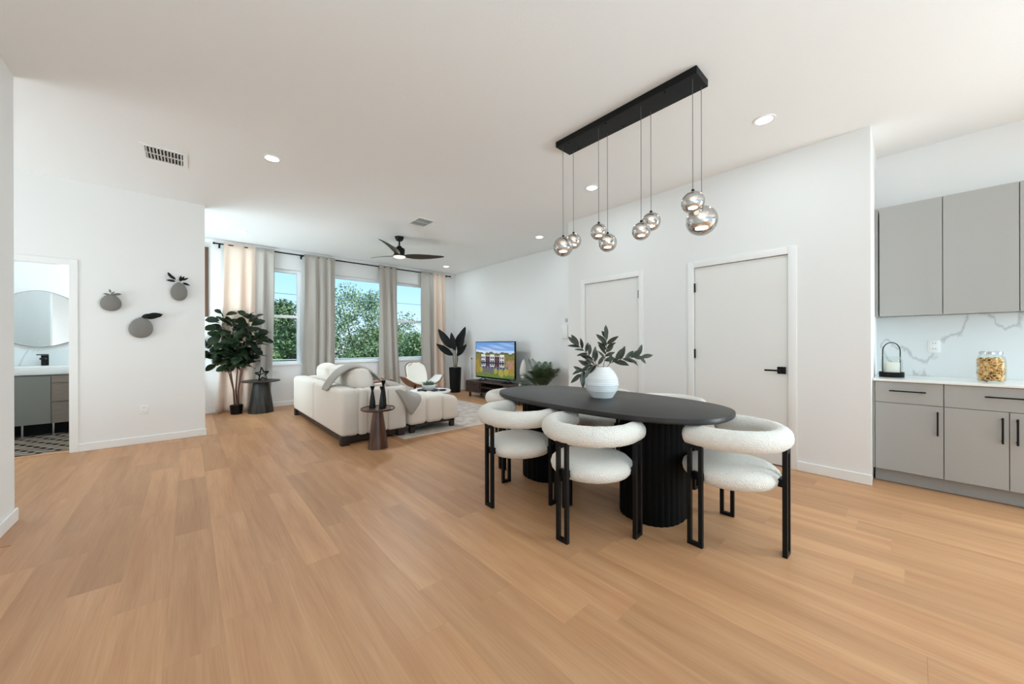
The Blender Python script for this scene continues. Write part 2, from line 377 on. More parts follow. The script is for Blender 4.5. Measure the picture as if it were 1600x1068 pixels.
# ------------------------------------------------------------------ dining table
def superell(a, b, n, N):
    out = []
    for k in range(N):
        t = 2 * PI * k / N; c, s = math.cos(t), math.sin(t)
        out.append((a * abs(c) ** (2 / n) * (1 if c >= 0 else -1), b * abs(s) ** (2 / n) * (1 if s >= 0 else -1)))
    return out
def slab(bm, layers):
    rings = [[bm.verts.new((x, y, z)) for x, y in pts] for pts, z in layers]
    for A_, B_ in zip(rings, rings[1:]):
        for k in range(len(A_)): bm.faces.new((A_[k], A_[(k + 1) % len(A_)], B_[(k + 1) % len(A_)], B_[k]))
    bm.faces.new(rings[0][::-1]); bm.faces.new(rings[-1])
TX, TY = 2.49, 1.725
tb = thing('dining_table', 'long black oval dining table on two fluted pedestals', 'table', (TX, TY, 0))
bm = bmesh.new(); se = lambda d: superell(0.51 - d, 0.985 - d, 2.6, 96)
slab(bm, [(se(0.03), 0.712), (se(0.006), 0.714), (se(0.0), 0.722), (se(0.0), 0.742), (se(0.003), 0.748), (se(0.008), 0.75)])
finish('table_top', bm, TABLEM, tb, 30)
for s in (-1, 1):
    bm = bmesh.new(); N = 192
    def flute(r):
        out = []
        for k in range(N):
            t = 2 * PI * k / N; q = r * (1 - 0.022 * (1 - abs(math.sin(t * 16)))) if r else 0
            c, s_ = math.cos(t), math.sin(t)
            out.append((0.27 * q * abs(c) ** 0.8 * (1 if c >= 0 else -1), s * 0.5 + 0.215 * q * abs(s_) ** 0.8 * (1 if s_ >= 0 else -1)))
        return out
    slab(bm, [(flute(0.985), 0.0), (flute(1.0), 0.008), (flute(1.0), 0.712)])
    finish('pedestal', bm, TABLEB, tb, 30)

# ------------------------------------------------------------------ dining chairs
def noisy(bm, amp):
    for v in bm.verts: v.co += Vector((random.uniform(-1, 1), random.uniform(-1, 1), random.uniform(-1, 1))) * amp
CH = thing('dining_chair', 'x', 'chair', group='ivory boucle chairs around the dining table')
bm = bmesh.new(); path = []
Rr = 0.266
for k in range(5): path.append((-Rr + 0.014 * (1 - k / 4) ** 2, 0.135 * (1 - k / 4), 0.648))
for k in range(1, 32): a = PI + PI * k / 32; path.append((Rr * math.cos(a), Rr * math.sin(a), 0.648))
for k in range(5): path.append((Rr - 0.014 * (k / 4) ** 2, 0.135 * k / 4, 0.648))
ext = []
d0 = (Vector(path[0]) - Vector(path[1])).normalized(); d1 = (Vector(path[-1]) - Vector(path[-2])).normalized()
caps0 = [(Vector(path[0]) + d0 * 0.036 * math.sin(q)) for q in (1.5, 1.2, 0.85, 0.45)]; r0 = [0.0575 * max(0.08, math.cos(q)) for q in (1.5, 1.2, 0.85, 0.45)]
caps1 = [(Vector(path[-1]) + d1 * 0.036 * math.sin(q)) for q in (0.45, 0.85, 1.2, 1.5)]
pts = caps0 + [Vector(p) for p in path] + caps1; rad = r0 + [0.0575] * len(path) + r0[::-1]
tube(bm, pts, rad, 20, sy=1.07); noisy(bm, 0.0012)
finish('backrest', bm, BOUCLE, CH, 180)
bm = bmesh.new()
lathe(bm, [(0, 0.345), (0.12, 0.345), (0.2, 0.35), (0.238, 0.365), (0.258, 0.39), (0.264, 0.415), (0.257, 0.44), (0.235, 0.46), (0.19, 0.474), (0.12, 0.483), (0.05, 0.486), (0, 0.486)], 48); noisy(bm, 0.0012)
finish('seat', bm, BOUCLE, CH, 180)
bm = bmesh.new(); lathe(bm, [(0, 0.335), (0.15, 0.335), (0.16, 0.352), (0, 0.352)], 32); finish('seat_pan', bm, BLACK, CH, 40)
for (lx, ly, tang) in ((0, -0.29, 0), (-0.277, 0.095, 1), (0.277, 0.095, 1)):
    bm = bmesh.new(); hw, t = 0.043, 0.0115
    T = Matrix.Translation((lx, ly, 0)) @ Matrix.Rotation(PI / 2 * tang + (0.0 if not tang else (0.05 if lx > 0 else -0.05)), 4, 'Z')
    outer = [(-hw, 0), (hw, 0), (hw, 0.605), (-hw, 0.605)]; inner = [(-hw + 0.022, 0.022), (hw - 0.022, 0.022), (hw - 0.022, 0.575), (-hw + 0.022, 0.575)]
    vs = {}
    for nm, lst in (('o', outer), ('i', inner)):
        for k, (x, z) in enumerate(lst):
            for sd in (0, 1): vs[nm, k, sd] = bm.verts.new(T @ Vector((x, (-t, t)[sd], z)))
    for k in range(4):
        j = (k + 1) % 4
        for sd in (0, 1): bm.faces.new((vs['o', k, sd], vs['o', j, sd], vs['i', j, sd], vs['i', k, sd]))
        for nm in 'oi': bm.faces.new((vs[nm, k, 0], vs[nm, j, 0], vs[nm, j, 1], vs[nm, k, 1]))
    leg = finish('leg', bm, BLACK, CH)
    bm = bmesh.new(); a = math.atan2(ly, lx); rr = math.hypot(lx, ly)
    box(bm, rr - 0.035, rr - 0.005, -0.034, 0.034, 0.385, 0.43, bev=0.004)
    for v in bm.verts: v.co = Matrix.Rotation(a, 4, 'Z') @ v.co
    finish('bracket', bm, BLACK, leg)
chairs = [(2.50, 0.755, 0.0, 'ivory boucle chair alone at the near end of the table, nearest the kitchen cabinets'),
          (1.965, 1.405, -PI / 2, 'ivory boucle chair on the sofa side of the table, beside the near end chair'),
          (1.93, 2.06, -PI / 2 - 0.03, 'ivory boucle chair on the sofa side of the table, at its far pedestal'),
          (2.49, 2.69, PI, 'ivory boucle chair at the far end of the table, nearest the television'),
          (3.16, 2.14, PI / 2, 'ivory boucle chair on the door side, hidden behind the white vase'),
          (3.19, 1.455, PI / 2, 'ivory boucle chair between the table and the door with the square lever')]
for i, (x, y, r, lb) in enumerate(chairs):
    c = CH if i == 0 else copy_tree(CH)
    c.location = (x, y, 0); c.rotation_euler = (0, 0, r); c['label'] = lb

# ------------------------------------------------------------------ leaves
def leaf_mesh(name, mat, Ln, Wd, shape, fold=0.12, droop=0.15, n=6):
    """A leaf along +Y from the origin, upper side +Z, folded along the midrib and drooping to its tip."""
    bm = bmesh.new(); mid = []; lf = []; rt = []
    for k in range(n + 1):
        t = k / n; wv = Wd / 2 * shape(t); y = Ln * t; z = -droop * Ln * t * t
        mid.append(bm.verts.new((0, y, z)))
        if 0 < k < n:
            lf.append(bm.verts.new((-wv, y, z + fold * wv * 2))); rt.append(bm.verts.new((wv, y, z + fold * wv * 2)))
    for side in (lf, rt):
        bm.faces.new((mid[0], mid[1], side[0])); bm.faces.new((mid[n], mid[n - 1], side[-1]))
        for k in range(n - 2): bm.faces.new((mid[k + 1], mid[k + 2], side[k + 1], side[k]))
    me = bpy.data.meshes.new(name); bmesh.ops.recalc_face_normals(bm, faces=bm.faces[:]); bm.to_mesh(me); bm.free()
    for p in me.polygons: p.use_smooth = True
    me.materials.append(mat)
    return me
def place_leaf(me, parent, p, d, up=Vector((0, 0, 1)), s=1.0, name='leaf', roll=0):
    d = Vector(d).normalized(); x = d.cross(up)
    if x.length < 1e-3: x = Vector((1, 0, 0))
    x.normalize(); z = x.cross(d)
    m = Matrix((x, d, z)).transposed().to_4x4()
    o = link(name, me, parent); o.matrix_local = Matrix.Translation(p) @ m @ Matrix.Rotation(roll, 4, 'Y') @ Matrix.Scale(s, 4)
    return o
lance = lambda t: math.sin(PI * t ** 0.85) ** 0.8
obov = lambda t: math.sin(PI * t ** 1.25) ** 0.62
def rvec(): return Vector((random.gauss(0, 1), random.gauss(0, 1), random.gauss(0, 1)))

# vase and branches
vase = thing('vase', 'round white ribbed ceramic vase standing on the dining table', 'vase', (2.535, 1.705, 0.75))
VC = Vector((2.535, 1.705, 0.75))
bm = bmesh.new(); prof = []
key = [(0.0, 0.088), (0.02, 0.1), (0.06, 0.125), (0.11, 0.137), (0.16, 0.13), (0.205, 0.108), (0.235, 0.08), (0.25, 0.066)]
def itp(z):
    for (z0, r0_), (z1, r1_) in zip(key, key[1:]):
        if z0 <= z <= z1: return r0_ + (r1_ - r0_) * (z - z0) / (z1 - z0)
    return key[-1][1]
prof.append((0, 0))
for k in range(81):
    z = 0.25 * k / 80; prof.append((itp(z) - 0.0016 * (0.5 + 0.5 * math.cos(2 * PI * z / 0.0165)), z))
prof += [(0.062, 0.252), (0.057, 0.248), (0.07, 0.225), (0.095, 0.2), (0.1, 0.1), (0, 0.08)]
lathe(bm, prof, 48); finish('body', bm, CERAM, vase, 60)
olive = leaf_mesh('leaf', LEAFO, 0.115, 0.038, lance, 0.15, 0.1)
RR = _R0
specs = [([(0, 0, 0.18), (0.03, 0.02, 0.30), (0.05, 0.03, 0.40), (0.045, 0.02, 0.49)], 'leafy olive twig standing tallest in the white vase', 12),
         ([(0, 0, 0.18), (0.06, -0.03, 0.28), (0.16, -0.05, 0.32), (0.31, -0.04, 0.335)], 'leafy olive twig reaching toward the doors from the white vase', 13),
         ([(0, 0, 0.18), (-0.05, 0.02, 0.29), (-0.11, 0.04, 0.36), (-0.19, 0.04, 0.43)], 'leafy olive twig leaning up toward the television from the vase', 11),
         ([(0, 0, 0.18), (-0.04, -0.04, 0.27), (-0.12, -0.07, 0.265), (-0.19, -0.08, 0.20)], 'leafy olive twig drooping low over the vase rim', 12)]
for pts_, lb, nl in specs:
    t_ = thing('olive_twig', lb, 'twig', VC, group='leafy twigs in the white vase')
    P = [RR * a + _F * b + Vector((0, 0, c)) for a, b, c in pts_]
    fine = []
    for k in range(13):
        u = k / 12 * 3; i = min(int(u), 2); f = u - i; fine.append(P[i].lerp(P[i + 1], f))
    TB('stem', BARK, t_, fine, [0.003 - 0.0015 * k / 12 for k in range(13)], 6)
    for k in range(nl):
        u = 0.30 + 0.7 * (k + 0.5) / nl; j = min(int(u * 12), 11); p = fine[j].lerp(fine[j + 1], u * 12 - j)
        tan = (fine[j + 1] - fine[j]).normalized()
        side = tan.cross(_F).normalized() * (1 if k % 2 else -1)
        d = tan * 0.75 + side * random.uniform(0.4, 1.0) + rvec() * 0.3
        place_leaf(olive, t_, p, d, up=(-_F * 0.8 + _Z * 0.5 + rvec() * 0.35), s=random.uniform(0.75, 1.15))
    place_leaf(olive, t_, fine[-1], fine[-1] - fine[-3], up=-_F, s=0.95)

# ------------------------------------------------------------------ pendant chandelier
pc = thing('pendant_chandelier', 'black linear ceiling canopy hanging eight smoked mirror globes', 'chandelier', (2.56, 1.53, HC))
B('canopy', BLACK, pc, (-0.1, 0.1, -0.605, 0.605, -0.05, 0), bev=0.003, seg=1)
GLOBE = glass('smoked_mirror_glass', (222, 220, 218), 0.72, mirror=(214, 212, 210))
LED = emit('warm_led', (255, 247, 232), 6)
globes = [(2.5, 2.082, 2.064, .088), (2.62, 2.06, 2.130, .070), (2.5, 1.706, 2.109, .066), (2.62, 1.70, 2.040, .075), (2.5, 1.334, 2.028, .066), (2.62, 1.318, 2.121, .069), (2.5, 0.966, 2.134, .072), (2.62, 0.955, 2.036, .099)]
for (x, y, z, r) in globes:
    lx, ly, lz = x - 2.56, y - 1.53, z - HC
    TB('cord', M('grey_cord', (88, 86, 84), 0.5), pc, [(lx, ly, lz + r), (lx, ly, -0.05)], 0.0022, 6)
    bm = bmesh.new(); bmesh.ops.create_uvsphere(bm, u_segments=40, v_segments=24, radius=r, matrix=Matrix.Translation((lx, ly, lz)))
    g = finish('globe', bm, GLOBE, pc, 180)
    LT('cap', BLACK, g, [(0, r + 0.014), (0.009, r + 0.014), (0.011, r - 0.004), (0, r - 0.004)], 16, (lx, ly, lz))
    LT('lamp_disc', LED, g, [(0, -r * 0.55), (r * 0.42, -r * 0.55), (r * 0.42, -r * 0.45), (0, -r * 0.45)], 24, (lx, ly, lz))
for (dx, dy) in ((-0.07, 0.48), (-0.07, -0.38), (0.07, 0.48), (0.07, 0.03), (-0.07, 0.1)):
    LT('screw', BLACKG, pc, [(0, -0.06), (0.007, -0.06), (0.007, -0.05), (0, -0.05)], 10, (dx, dy, 0))

# ------------------------------------------------------------------ ceiling fixtures
DL = emit('downlight_lens', (255, 253, 246), 14)
lbl = ['recessed ceiling downlight between the supply vent and the fan', 'recessed ceiling downlight nearest the kitchen, beyond the chandelier canopy', 'recessed ceiling downlight behind the chandelier cords', 'recessed ceiling downlight above the fig tree corner', 'recessed ceiling downlight near the television wall, left of the globes', 'recessed ceiling downlight in the corner above the palm planter']
for (x, y), lb in zip([(0.606, 4.168), (3.48, 0.788), (3.499, 2.479), (0.648, 7.234), (4.457, 4.233), (4.515, 7.327)], lbl):
    t_ = thing('downlight', lb, 'light', (x, y, HC))
    LT('trim_ring', PLATE, t_, [(0.056, -0.001), (0.058, -0.006), (0.075, -0.006), (0.078, 0), (0.056, 0)], 32)
    LT('lens', DL, t_, [(0, -0.004), (0.057, -0.004), (0.057, 0), (0, 0)], 32)
    light('downlight_lamp', 'AREA', (x, y, HC - 0.012), (0, 0, 0), DOWNLIGHT_W, COOL, shape='DISK', size=0.11)
def vent(name, x0, x1, y0, y1, lb, dark, nsl, rows_):
    t_ = thing(name, lb, 'vent', ((x0 + x1) / 2, (y0 + y1) / 2, HC)); hx, hy = (x1 - x0) / 2, (y1 - y0) / 2; f = 0.035
    for d in ((-hx, hx, -hy, -hy + f), (-hx, hx, hy - f, hy), (-hx, -hx + f, -hy + f, hy - f), (hx - f, hx, -hy + f, hy - f)):
        B('frame', PLATE, t_, (*d, -0.008, 0), bev=0.002, seg=1)
    B('backing', M('vent_shadow', dark, 0.9), t_, (-hx + f, hx - f, -hy + f, hy - f, -0.001, 0.0))
    for r_ in range(rows_):
        ya = -hy + f + (2 * hy - 2 * f) * r_ / rows_; yb = -hy + f + (2 * hy - 2 * f) * (r_ + 1) / rows_
        for k in range(nsl):
            xx = -hx + f + (2 * hx - 2 * f) * (k + 0.5) / nsl
            bm = bmesh.new(); box(bm, -0.0012, 0.0012, ya + 0.004, yb - 0.004, -0.01, 0.006)
            for v in bm.verts: v.co = Matrix.Translation((xx, 0, -0.006)) @ Matrix.Rotation(0.6, 4, 'Y') @ v.co
            finish('slat', bm, PLATE, t_)
        if r_: B('divider', PLATE, t_, (-hx + f, hx - f, ya - 0.006, ya + 0.006, -0.009, 0))
vent('supply_vent', -0.335, -0.005, 4.62, 4.98, 'white ceiling supply vent with dark slots above the pebble vases', (20, 20, 22), 11, 2)
vent('return_vent', 2.44, 2.74, 4.70, 5.07, 'white ceiling vent with pale slats in front of the fan', (150, 150, 150), 12, 2)
# fan
FX, FY = 2.667, 5.819
fan = thing('ceiling_fan', 'black three-blade ceiling fan with a lit round lens', 'fan', (FX, FY, HC))
LT('canopy', BLACK, fan, [(0, 0), (0.075, 0), (0.07, -0.03), (0.05, -0.065), (0.02, -0.07), (0, -0.07)], 28)
TB('downrod', BLACK, fan, [(0, 0, -0.06), (0, 0, -0.2)], 0.013, 12)
LT('motor_housing', BLACK, fan, [(0, -0.15), (0.03, -0.155), (0.045, -0.18), (0.085, -0.2), (0.09, -0.21), (0.085, -0.3), (0.11, -0.325), (0.11, -0.335), (0, -0.335)], 32)
LT('lens', emit('fan_lens', (255, 240, 215), 1.6), fan, [(0.1, -0.335), (0.097, -0.345), (0.06, -0.36), (0, -0.364)], 28)
light('fan_lamp', 'AREA', (FX, FY, HC - 0.368), (0, 0, 0), 30, (0.88, 0.955, 1.0), shape='DISK', size=0.16)
BLADE = M('dark_fan_blade', (48, 46, 45), 0.32, coat=0.4)
for a in (-16.5, 104.5, -136.5):
    bm = bmesh.new(); n = 14; top = []; q = math.radians(a)
    for k in range(n + 1):
        t = k / n; r = 0.07 + 0.70 * t; wd = (0.04 + 0.11 * math.sin(PI * min(1, t * 1.02) ** 0.75)) * (1 if t < 0.97 else 0.5); off = 0.05 * math.sin(PI * t)
        z = -0.315 + 0.055 * t; row = []
        for e_, dz in ((-0.5, 0.5), (0.5, -0.5)):
            y = off + e_ * wd
            p = Vector((r * math.cos(q) - y * math.sin(q), r * math.sin(q) + y * math.cos(q), z + dz * wd * 0.32))
            row.append((bm.verts.new(p + Vector((0, 0, 0.004))), bm.verts.new(p - Vector((0, 0, 0.004)))))
        top.append(row)
    for A_, B_ in zip(top, top[1:]):
        bm.faces.new((A_[0][0], A_[1][0], B_[1][0], B_[0][0])); bm.faces.new((A_[0][1], A_[1][1], B_[1][1], B_[0][1]))
        for s in (0, 1): bm.faces.new((A_[s][0], B_[s][0], B_[s][1], A_[s][1]))
    for r_ in (top[0], top[-1]): bm.faces.new((r_[0][0], r_[1][0], r_[1][1], r_[0][1]))
    finish('blade', bm, BLADE, fan, 50)

# ------------------------------------------------------------------ curtains
YR = 7.985; ZR = 2.925
rod = thing('curtain_rod', 'thin black curtain rod above the three windows', 'curtain rod', (0.32, YR, ZR))
TB('pole', BLACK, rod, [(0, 0, 0), (4.72, 0, 0)], 0.0125, 12)
for x in (0.0, 4.72):
    TB('finial', BLACK, rod, [(x - 0.014, 0, 0), (x + 0.014, 0, 0)], 0.018, 12)
for x in (0.075, 1.33, 2.9, 4.6):
    bm = bmesh.new(); box(bm, x - 0.008, x + 0.008, 0.0, 0.085, -0.02, -0.008); box(bm, x - 0.012, x + 0.012, 0.068, 0.085, -0.06, 0.03); box(bm, x - 0.012, x + 0.012, -0.02, 0.0, -0.03, -0.008)
    finish('bracket', bm, BLACK, rod)
def curtain(x0, x1, bx0, bx1, segs, lb, folds, seed, zb=0.004):
    """Hanging cloth from the rod; segs = [(from, to, material name)] along its width."""
    rnd = random.Random(seed); t_ = thing('curtain', lb, 'curtain', ((x0 + x1) / 2, YR, ZR), group='linen curtains on the black rod')
    cx = (x0 + x1) / 2; ph = [rnd.uniform(0, 6) for _ in range(4)]
    for (u0, u1, mat) in segs:
        nu = max(8, int(90 * (u1 - u0))); nz = 26; bm = bmesh.new(); G = []
        for j in range(nz + 1):
            s = j / nz; row = []
            for i in range(nu + 1):
                u = u0 + (u1 - u0) * i / nu
                xt = x0 + (x1 - x0) * u; xb = bx0 + (bx1 - bx0) * u; fl = s ** 1.8
                amp = (0.014 + 0.034 * min(1, s * 4)) * (0.8 + 0.3 * s)
                uu = u ** 1.25 + 0.02 * math.sin(3 * s + ph[0])
                y = amp * (math.sin(2 * PI * folds * uu + ph[1]) + 0.22 * math.sin(2 * PI * folds * 1.7 * uu + ph[2]))
                x = xt + (xb - xt) * fl - cx + 0.012 * math.cos(2 * PI * folds * uu + ph[1]) * s
                zz = 0.035 - s * (ZR + 0.035 - zb)
                if s < 0.025: y *= 0.3
                y = max(-0.072, min(y, 0.05)) if True else y
                row.append(bm.verts.new((x, y - 0.015, zz)))
            G.append(row)
        for A_, B_ in zip(G, G[1:]):
            for i in range(nu): bm.faces.new((A_[i], A_[i + 1], B_[i + 1], B_[i]))
        o = finish('panel', bm, mat, t_, 180)
        if mat is CURT_WARM: o['label'] = 'width of linen with warm light painted in'
        sd = o.modifiers.new('t', 'SOLIDIFY'); sd.thickness = 0.003
    return t_
curtain(0.45, 1.19, 0.33, 1.11, [(0, 0.62, CURT_WARM), (0.62, 1, CURT)], 'full grey linen curtain behind the fig tree, warm light painted on part', 4, 1)
curtain(1.69, 2.255, 1.66, 2.24, [(0, 1, CURT)], 'grey linen curtain between the narrow window and the wide window', 3.6, 2)
curtain(3.175, 3.60, 3.17, 3.70, [(0, 1, CURT)], 'narrow grey linen curtain behind the shell chair back', 2.8, 3)
curtain(4.21, 4.89, 4.22, 4.92, [(0, 0.5, CURT), (0.5, 1, CURT_WARM)], 'grey linen curtain beside the palm planter, warm light painted on part', 3.4, 4)
for (px, py) in ((0.36, 7.90),):
    pass

# wood panel on the back wall behind the corner
wp = thing('wall_art', 'tall brown wooden wall panel half hidden behind the wall corner', 'wall art', (-0.25, YW, 1.66))
B('frame', M('brown_frame', (92, 62, 44), 0.6), wp, (-0.5, 0.5, -0.045, -0.005, 0, 1.19), bev=0.004)
B('inset', M('brown_panel', (98, 66, 46), 0.6), wp, (-0.46, 0.46, -0.05, -0.04, 0.04, 1.15))

# ------------------------------------------------------------------ fiddle leaf fig
fg = thing('fig_tree', 'bushy fiddle-leaf fig tree in a small black pot by the curtain', 'plant', (0.60, 7.70, 0))
LT('pot', BLACKG, fg, [(0, 0), (0.08, 0), (0.095, 0.15), (0.09, 0.155), (0.082, 0.14), (0, 0.135)], 32)
LT('soil', SOIL, fg, [(0, 0.142), (0.083, 0.142), (0.083, 0.136), (0, 0.136)], 24)
stems = [[(-0.03, 0, 0.13), (-0.05, 0, 0.4), (-0.10, 0.01, 0.7), (-0.19, 0.0, 1.1), (-0.24, -0.02, 1.42), (-0.22, 0, 1.68)],
         [(0.0, 0.02, 0.13), (-0.02, 0.02, 0.4), (0.0, 0.03, 0.75), (0.0, 0.0, 1.1), (-0.05, -0.02, 1.35), (-0.04, 0, 1.52)],
         [(0.03, 0, 0.13), (0.04, -0.02, 0.4), (0.09, -0.02, 0.75), (0.15, -0.02, 1.1), (0.22, -0.02, 1.4), (0.23, -0.02, 1.66)],
         [(0.03, -0.02, 0.13), (0.05, -0.03, 0.42), (0.13, -0.05, 0.75), (0.27, -0.06, 1.0), (0.36, -0.06, 1.2), (0.42, -0.05, 1.33)],
         [(-0.02, -0.02, 0.13), (-0.03, -0.03, 0.4), (-0.09, -0.06, 0.7), (-0.27, -0.08, 0.9), (-0.40, -0.07, 1.1), (-0.45, -0.07, 1.25)]]
figleaf = leaf_mesh('leaf', LEAFD, 0.21, 0.145, obov, 0.10, 0.28, 7)
nlf = 0
for si, st in enumerate(stems):
    pp = [Vector(RR * p[0] + _F * (p[1] * 0.7)) + Vector((0, 0, p[2])) for p in st]; fine = []
    for k in range(21):
        u = k / 20 * 5; i = min(int(u), 4); fine.append(pp[i].lerp(pp[i + 1], u - i))
    TB('stem', BARK, fg, fine, [0.014 - 0.009 * k / 20 for k in range(21)], 7)
    cnt = 44
    for k in range(cnt):
        u = 0.40 + 0.6 * k / (cnt - 1); x = u * 20; j = min(int(x), 19); p = fine[j].lerp(fine[j + 1], x - j)
        if p.z < 0.80: p = p + Vector((0, 0, random.uniform(0.05, 0.3)))
        az = k * 2.399 + si * 1.3; el = random.uniform(-0.7, 0.9) + (0.5 if u > 0.9 else 0)
        d = Vector((math.cos(az), math.sin(az), 0)); d = Vector((d.x, d.y - 0.25, math.sin(el))).normalized()
        s_ = random.uniform(0.7, 1.05) * (0.8 if u > 0.95 else 1)
        tip = p + d * 0.2 * s_
        if tip.y > 0.19: d.y -= (tip.y - 0.19) / 0.2; 
        place_leaf(figleaf, fg, p + d * 0.04, d, s=s_, roll=random.uniform(-1.1, 1.1)); nlf += 1

# ------------------------------------------------------------------ black pedestal table with star
bt = thing('side_table', 'round black pedestal side table beside the fig tree', 'side table', (0.935, 7.60, 0))
DKM = M('black_brushed_wood', (24, 22, 21), 0.4, spec=0.3, var=(3, (62, 59, 54), (7, 7, 0.4)))
LT('base', DKM, bt, [(0, 0), (0.19, 0), (0.188, 0.01), (0.118, 0.535), (0, 0.535)], 40)
LT('top', DKM, bt, [(0, 0.532), (0.27, 0.535), (0.285, 0.542), (0.287, 0.552), (0.28, 0.558), (0.26, 0.556), (0, 0.556)], 48)
stz = thing('star_sculpture', 'black openwork star sculpture on the black side table', 'ornament', (0.95, 7.58, 0.557))
bm = bmesh.new(); Rs, rs = 0.125, 0.052
cen = Vector((0, 0, 0.105)); tilt = Matrix.Rotation(0.25, 4, 'Y')
sp_ = []
for k in range(10):
    a = PI / 2 + PI * k / 5 + 0.12; r = Rs if k % 2 == 0 else rs
    sp_.append(cen + RR * (r * math.cos(a)) + Vector((0, 0, r * math.sin(a))))
for k in range(10): 
    bm2 = bmesh.new(); tube(bm2, [sp_[k], sp_[(k + 1) % 10]], 0.011, 6); finish('strut', bm2, BLACKG, stz, 50)
for k in (0, 4, 8, 2):
    bm2 = bmesh.new(); tube(bm2, [sp_[k], cen - _F * 0.05], 0.008, 6); finish('strut', bm2, BLACKG, stz, 50)
bm.free()

# ------------------------------------------------------------------ sofa
sf = thing('sofa', 'long cream channelled sofa with its back turned to the camera', 'sofa', (1.30, 4.40, 0))
def pad(name, mat, parent, d, r=0.05, bulge=0.0, seg=4):
    bm = bmesh.new(); box(bm, *d, bev=r, seg=seg)
    return finish(name, bm, mat, parent, 180)
L0 = 2.55
B('plinth', DARKW, sf, (0.05, 0.76, 0.05, L0 - 0.05, 0.03, 0.11))
for (x, y) in ((0.01, 0.01), (0.70, 0.01), (0.01, L0 - 0.1), (0.70, L0 - 0.1)): B('foot', DARKW, sf, (x, x + 0.09, y, y + 0.09, 0, 0.11), bev=0.004)
pad('back_panel', SOFA, sf, (0.0, 0.22, 0.0, 1.26, 0.1, 0.655), 0.055)
pad('back_panel', SOFA, sf, (0.0, 0.22, 1.25, L0, 0.1, 0.655), 0.055)
for a, b in ((0.20, 0.315), (0.305, 0.565), (0.555, 0.81)): pad('arm_panel', SOFA, sf, (a, b, -0.015, 0.21, 0.1, 0.648), 0.04)
for a, b in ((0.2, 0.81),): pad('arm_panel', SOFA, sf, (a, b, L0 - 0.21, L0, 0.1, 0.648), 0.05)
for a, b in ((0.2, 0.92), (0.91, 1.63), (1.62, 2.35)): pad('seat_cushion', SOFA, sf, (0.2, 0.80, a, b, 0.12, 0.44), 0.05)
def pillow(name, loc, rz, ry, sx, sy, sz, lb):
    bm = bmesh.new(); bmesh.ops.create_cube(bm, size=1); bmesh.ops.subdivide_edges(bm, edges=bm.edges[:], cuts=9, use_grid_fill=True)
    for v in bm.verts:
        x, y, z = v.co * 2
        sph = Vector((x * math.sqrt(max(0, 1 - y * y / 2 - z * z / 2 + y * y * z * z / 3)), y * math.sqrt(max(0, 1 - x * x / 2 - z * z / 2 + x * x * z * z / 3)), z * math.sqrt(max(0, 1 - x * x / 2 - y * y / 2 + x * x * y * y / 3))))
        q = Vector((x, y, z)).lerp(sph, 0.62); k = 1 - 0.25 * (abs(y) ** 4 + abs(z) ** 4) / 2
        v.co = Vector((q.x * sx / 2 * k, q.y * sy / 2, q.z * sz / 2))
    o = finish(name, bm, SOFA, None, 180); o.location = loc; o.rotation_euler = (0, ry, rz)
    return tag(o, lb, 'cushion', 'back cushions on the sofa')
pillow('sofa_cushion', (1.66, 4.92, 0.655), 0.12, -0.22, 0.30, 0.62, 0.50, 'plump cream sofa cushion with the grey throw over it')
pillow('sofa_cushion', (1.68, 5.58, 0.66), 0, -0.2, 0.28, 0.66, 0.46, 'cream sofa cushion in the middle of the sofa back')
pillow('sofa_cushion', (1.68, 6.3, 0.66), 0, -0.2, 0.28, 0.66, 0.46, 'cream sofa cushion nearest the windows')
# ottoman
ot = thing('ottoman', 'low cream channelled ottoman at the open end of the sofa', 'ottoman', (2.13, 4.36, 0))
for a, b in ((0, 0.265), (0.255, 0.515), (0.505, 0.77)):
    bm = bmesh.new(); box(bm, a, b, 0, 0.58, 0.115, 0.455, bev=0.06, seg=4)
    for v in bm.verts:
        if v.co.z > 0.3: v.co.z += 0.03 * math.sin(PI * min(1, max(0, v.co.x / 0.77))) - (0.05 * max(0, (v.co.x - 0.62) / 0.15) ** 2)
    finish('cushion_panel', bm, SOFA, ot, 180)
B('frame', DARKW, ot, (0.05, 0.72, 0.05, 0.53, 0.09, 0.125))
for (x, y) in ((0.04, 0.05), (0.66, 0.05), (0.04, 0.47), (0.66, 0.47)): B('foot', DARKW, ot, (x, x + 0.06, y, y + 0.06, 0.008, 0.12), bev=0.003)
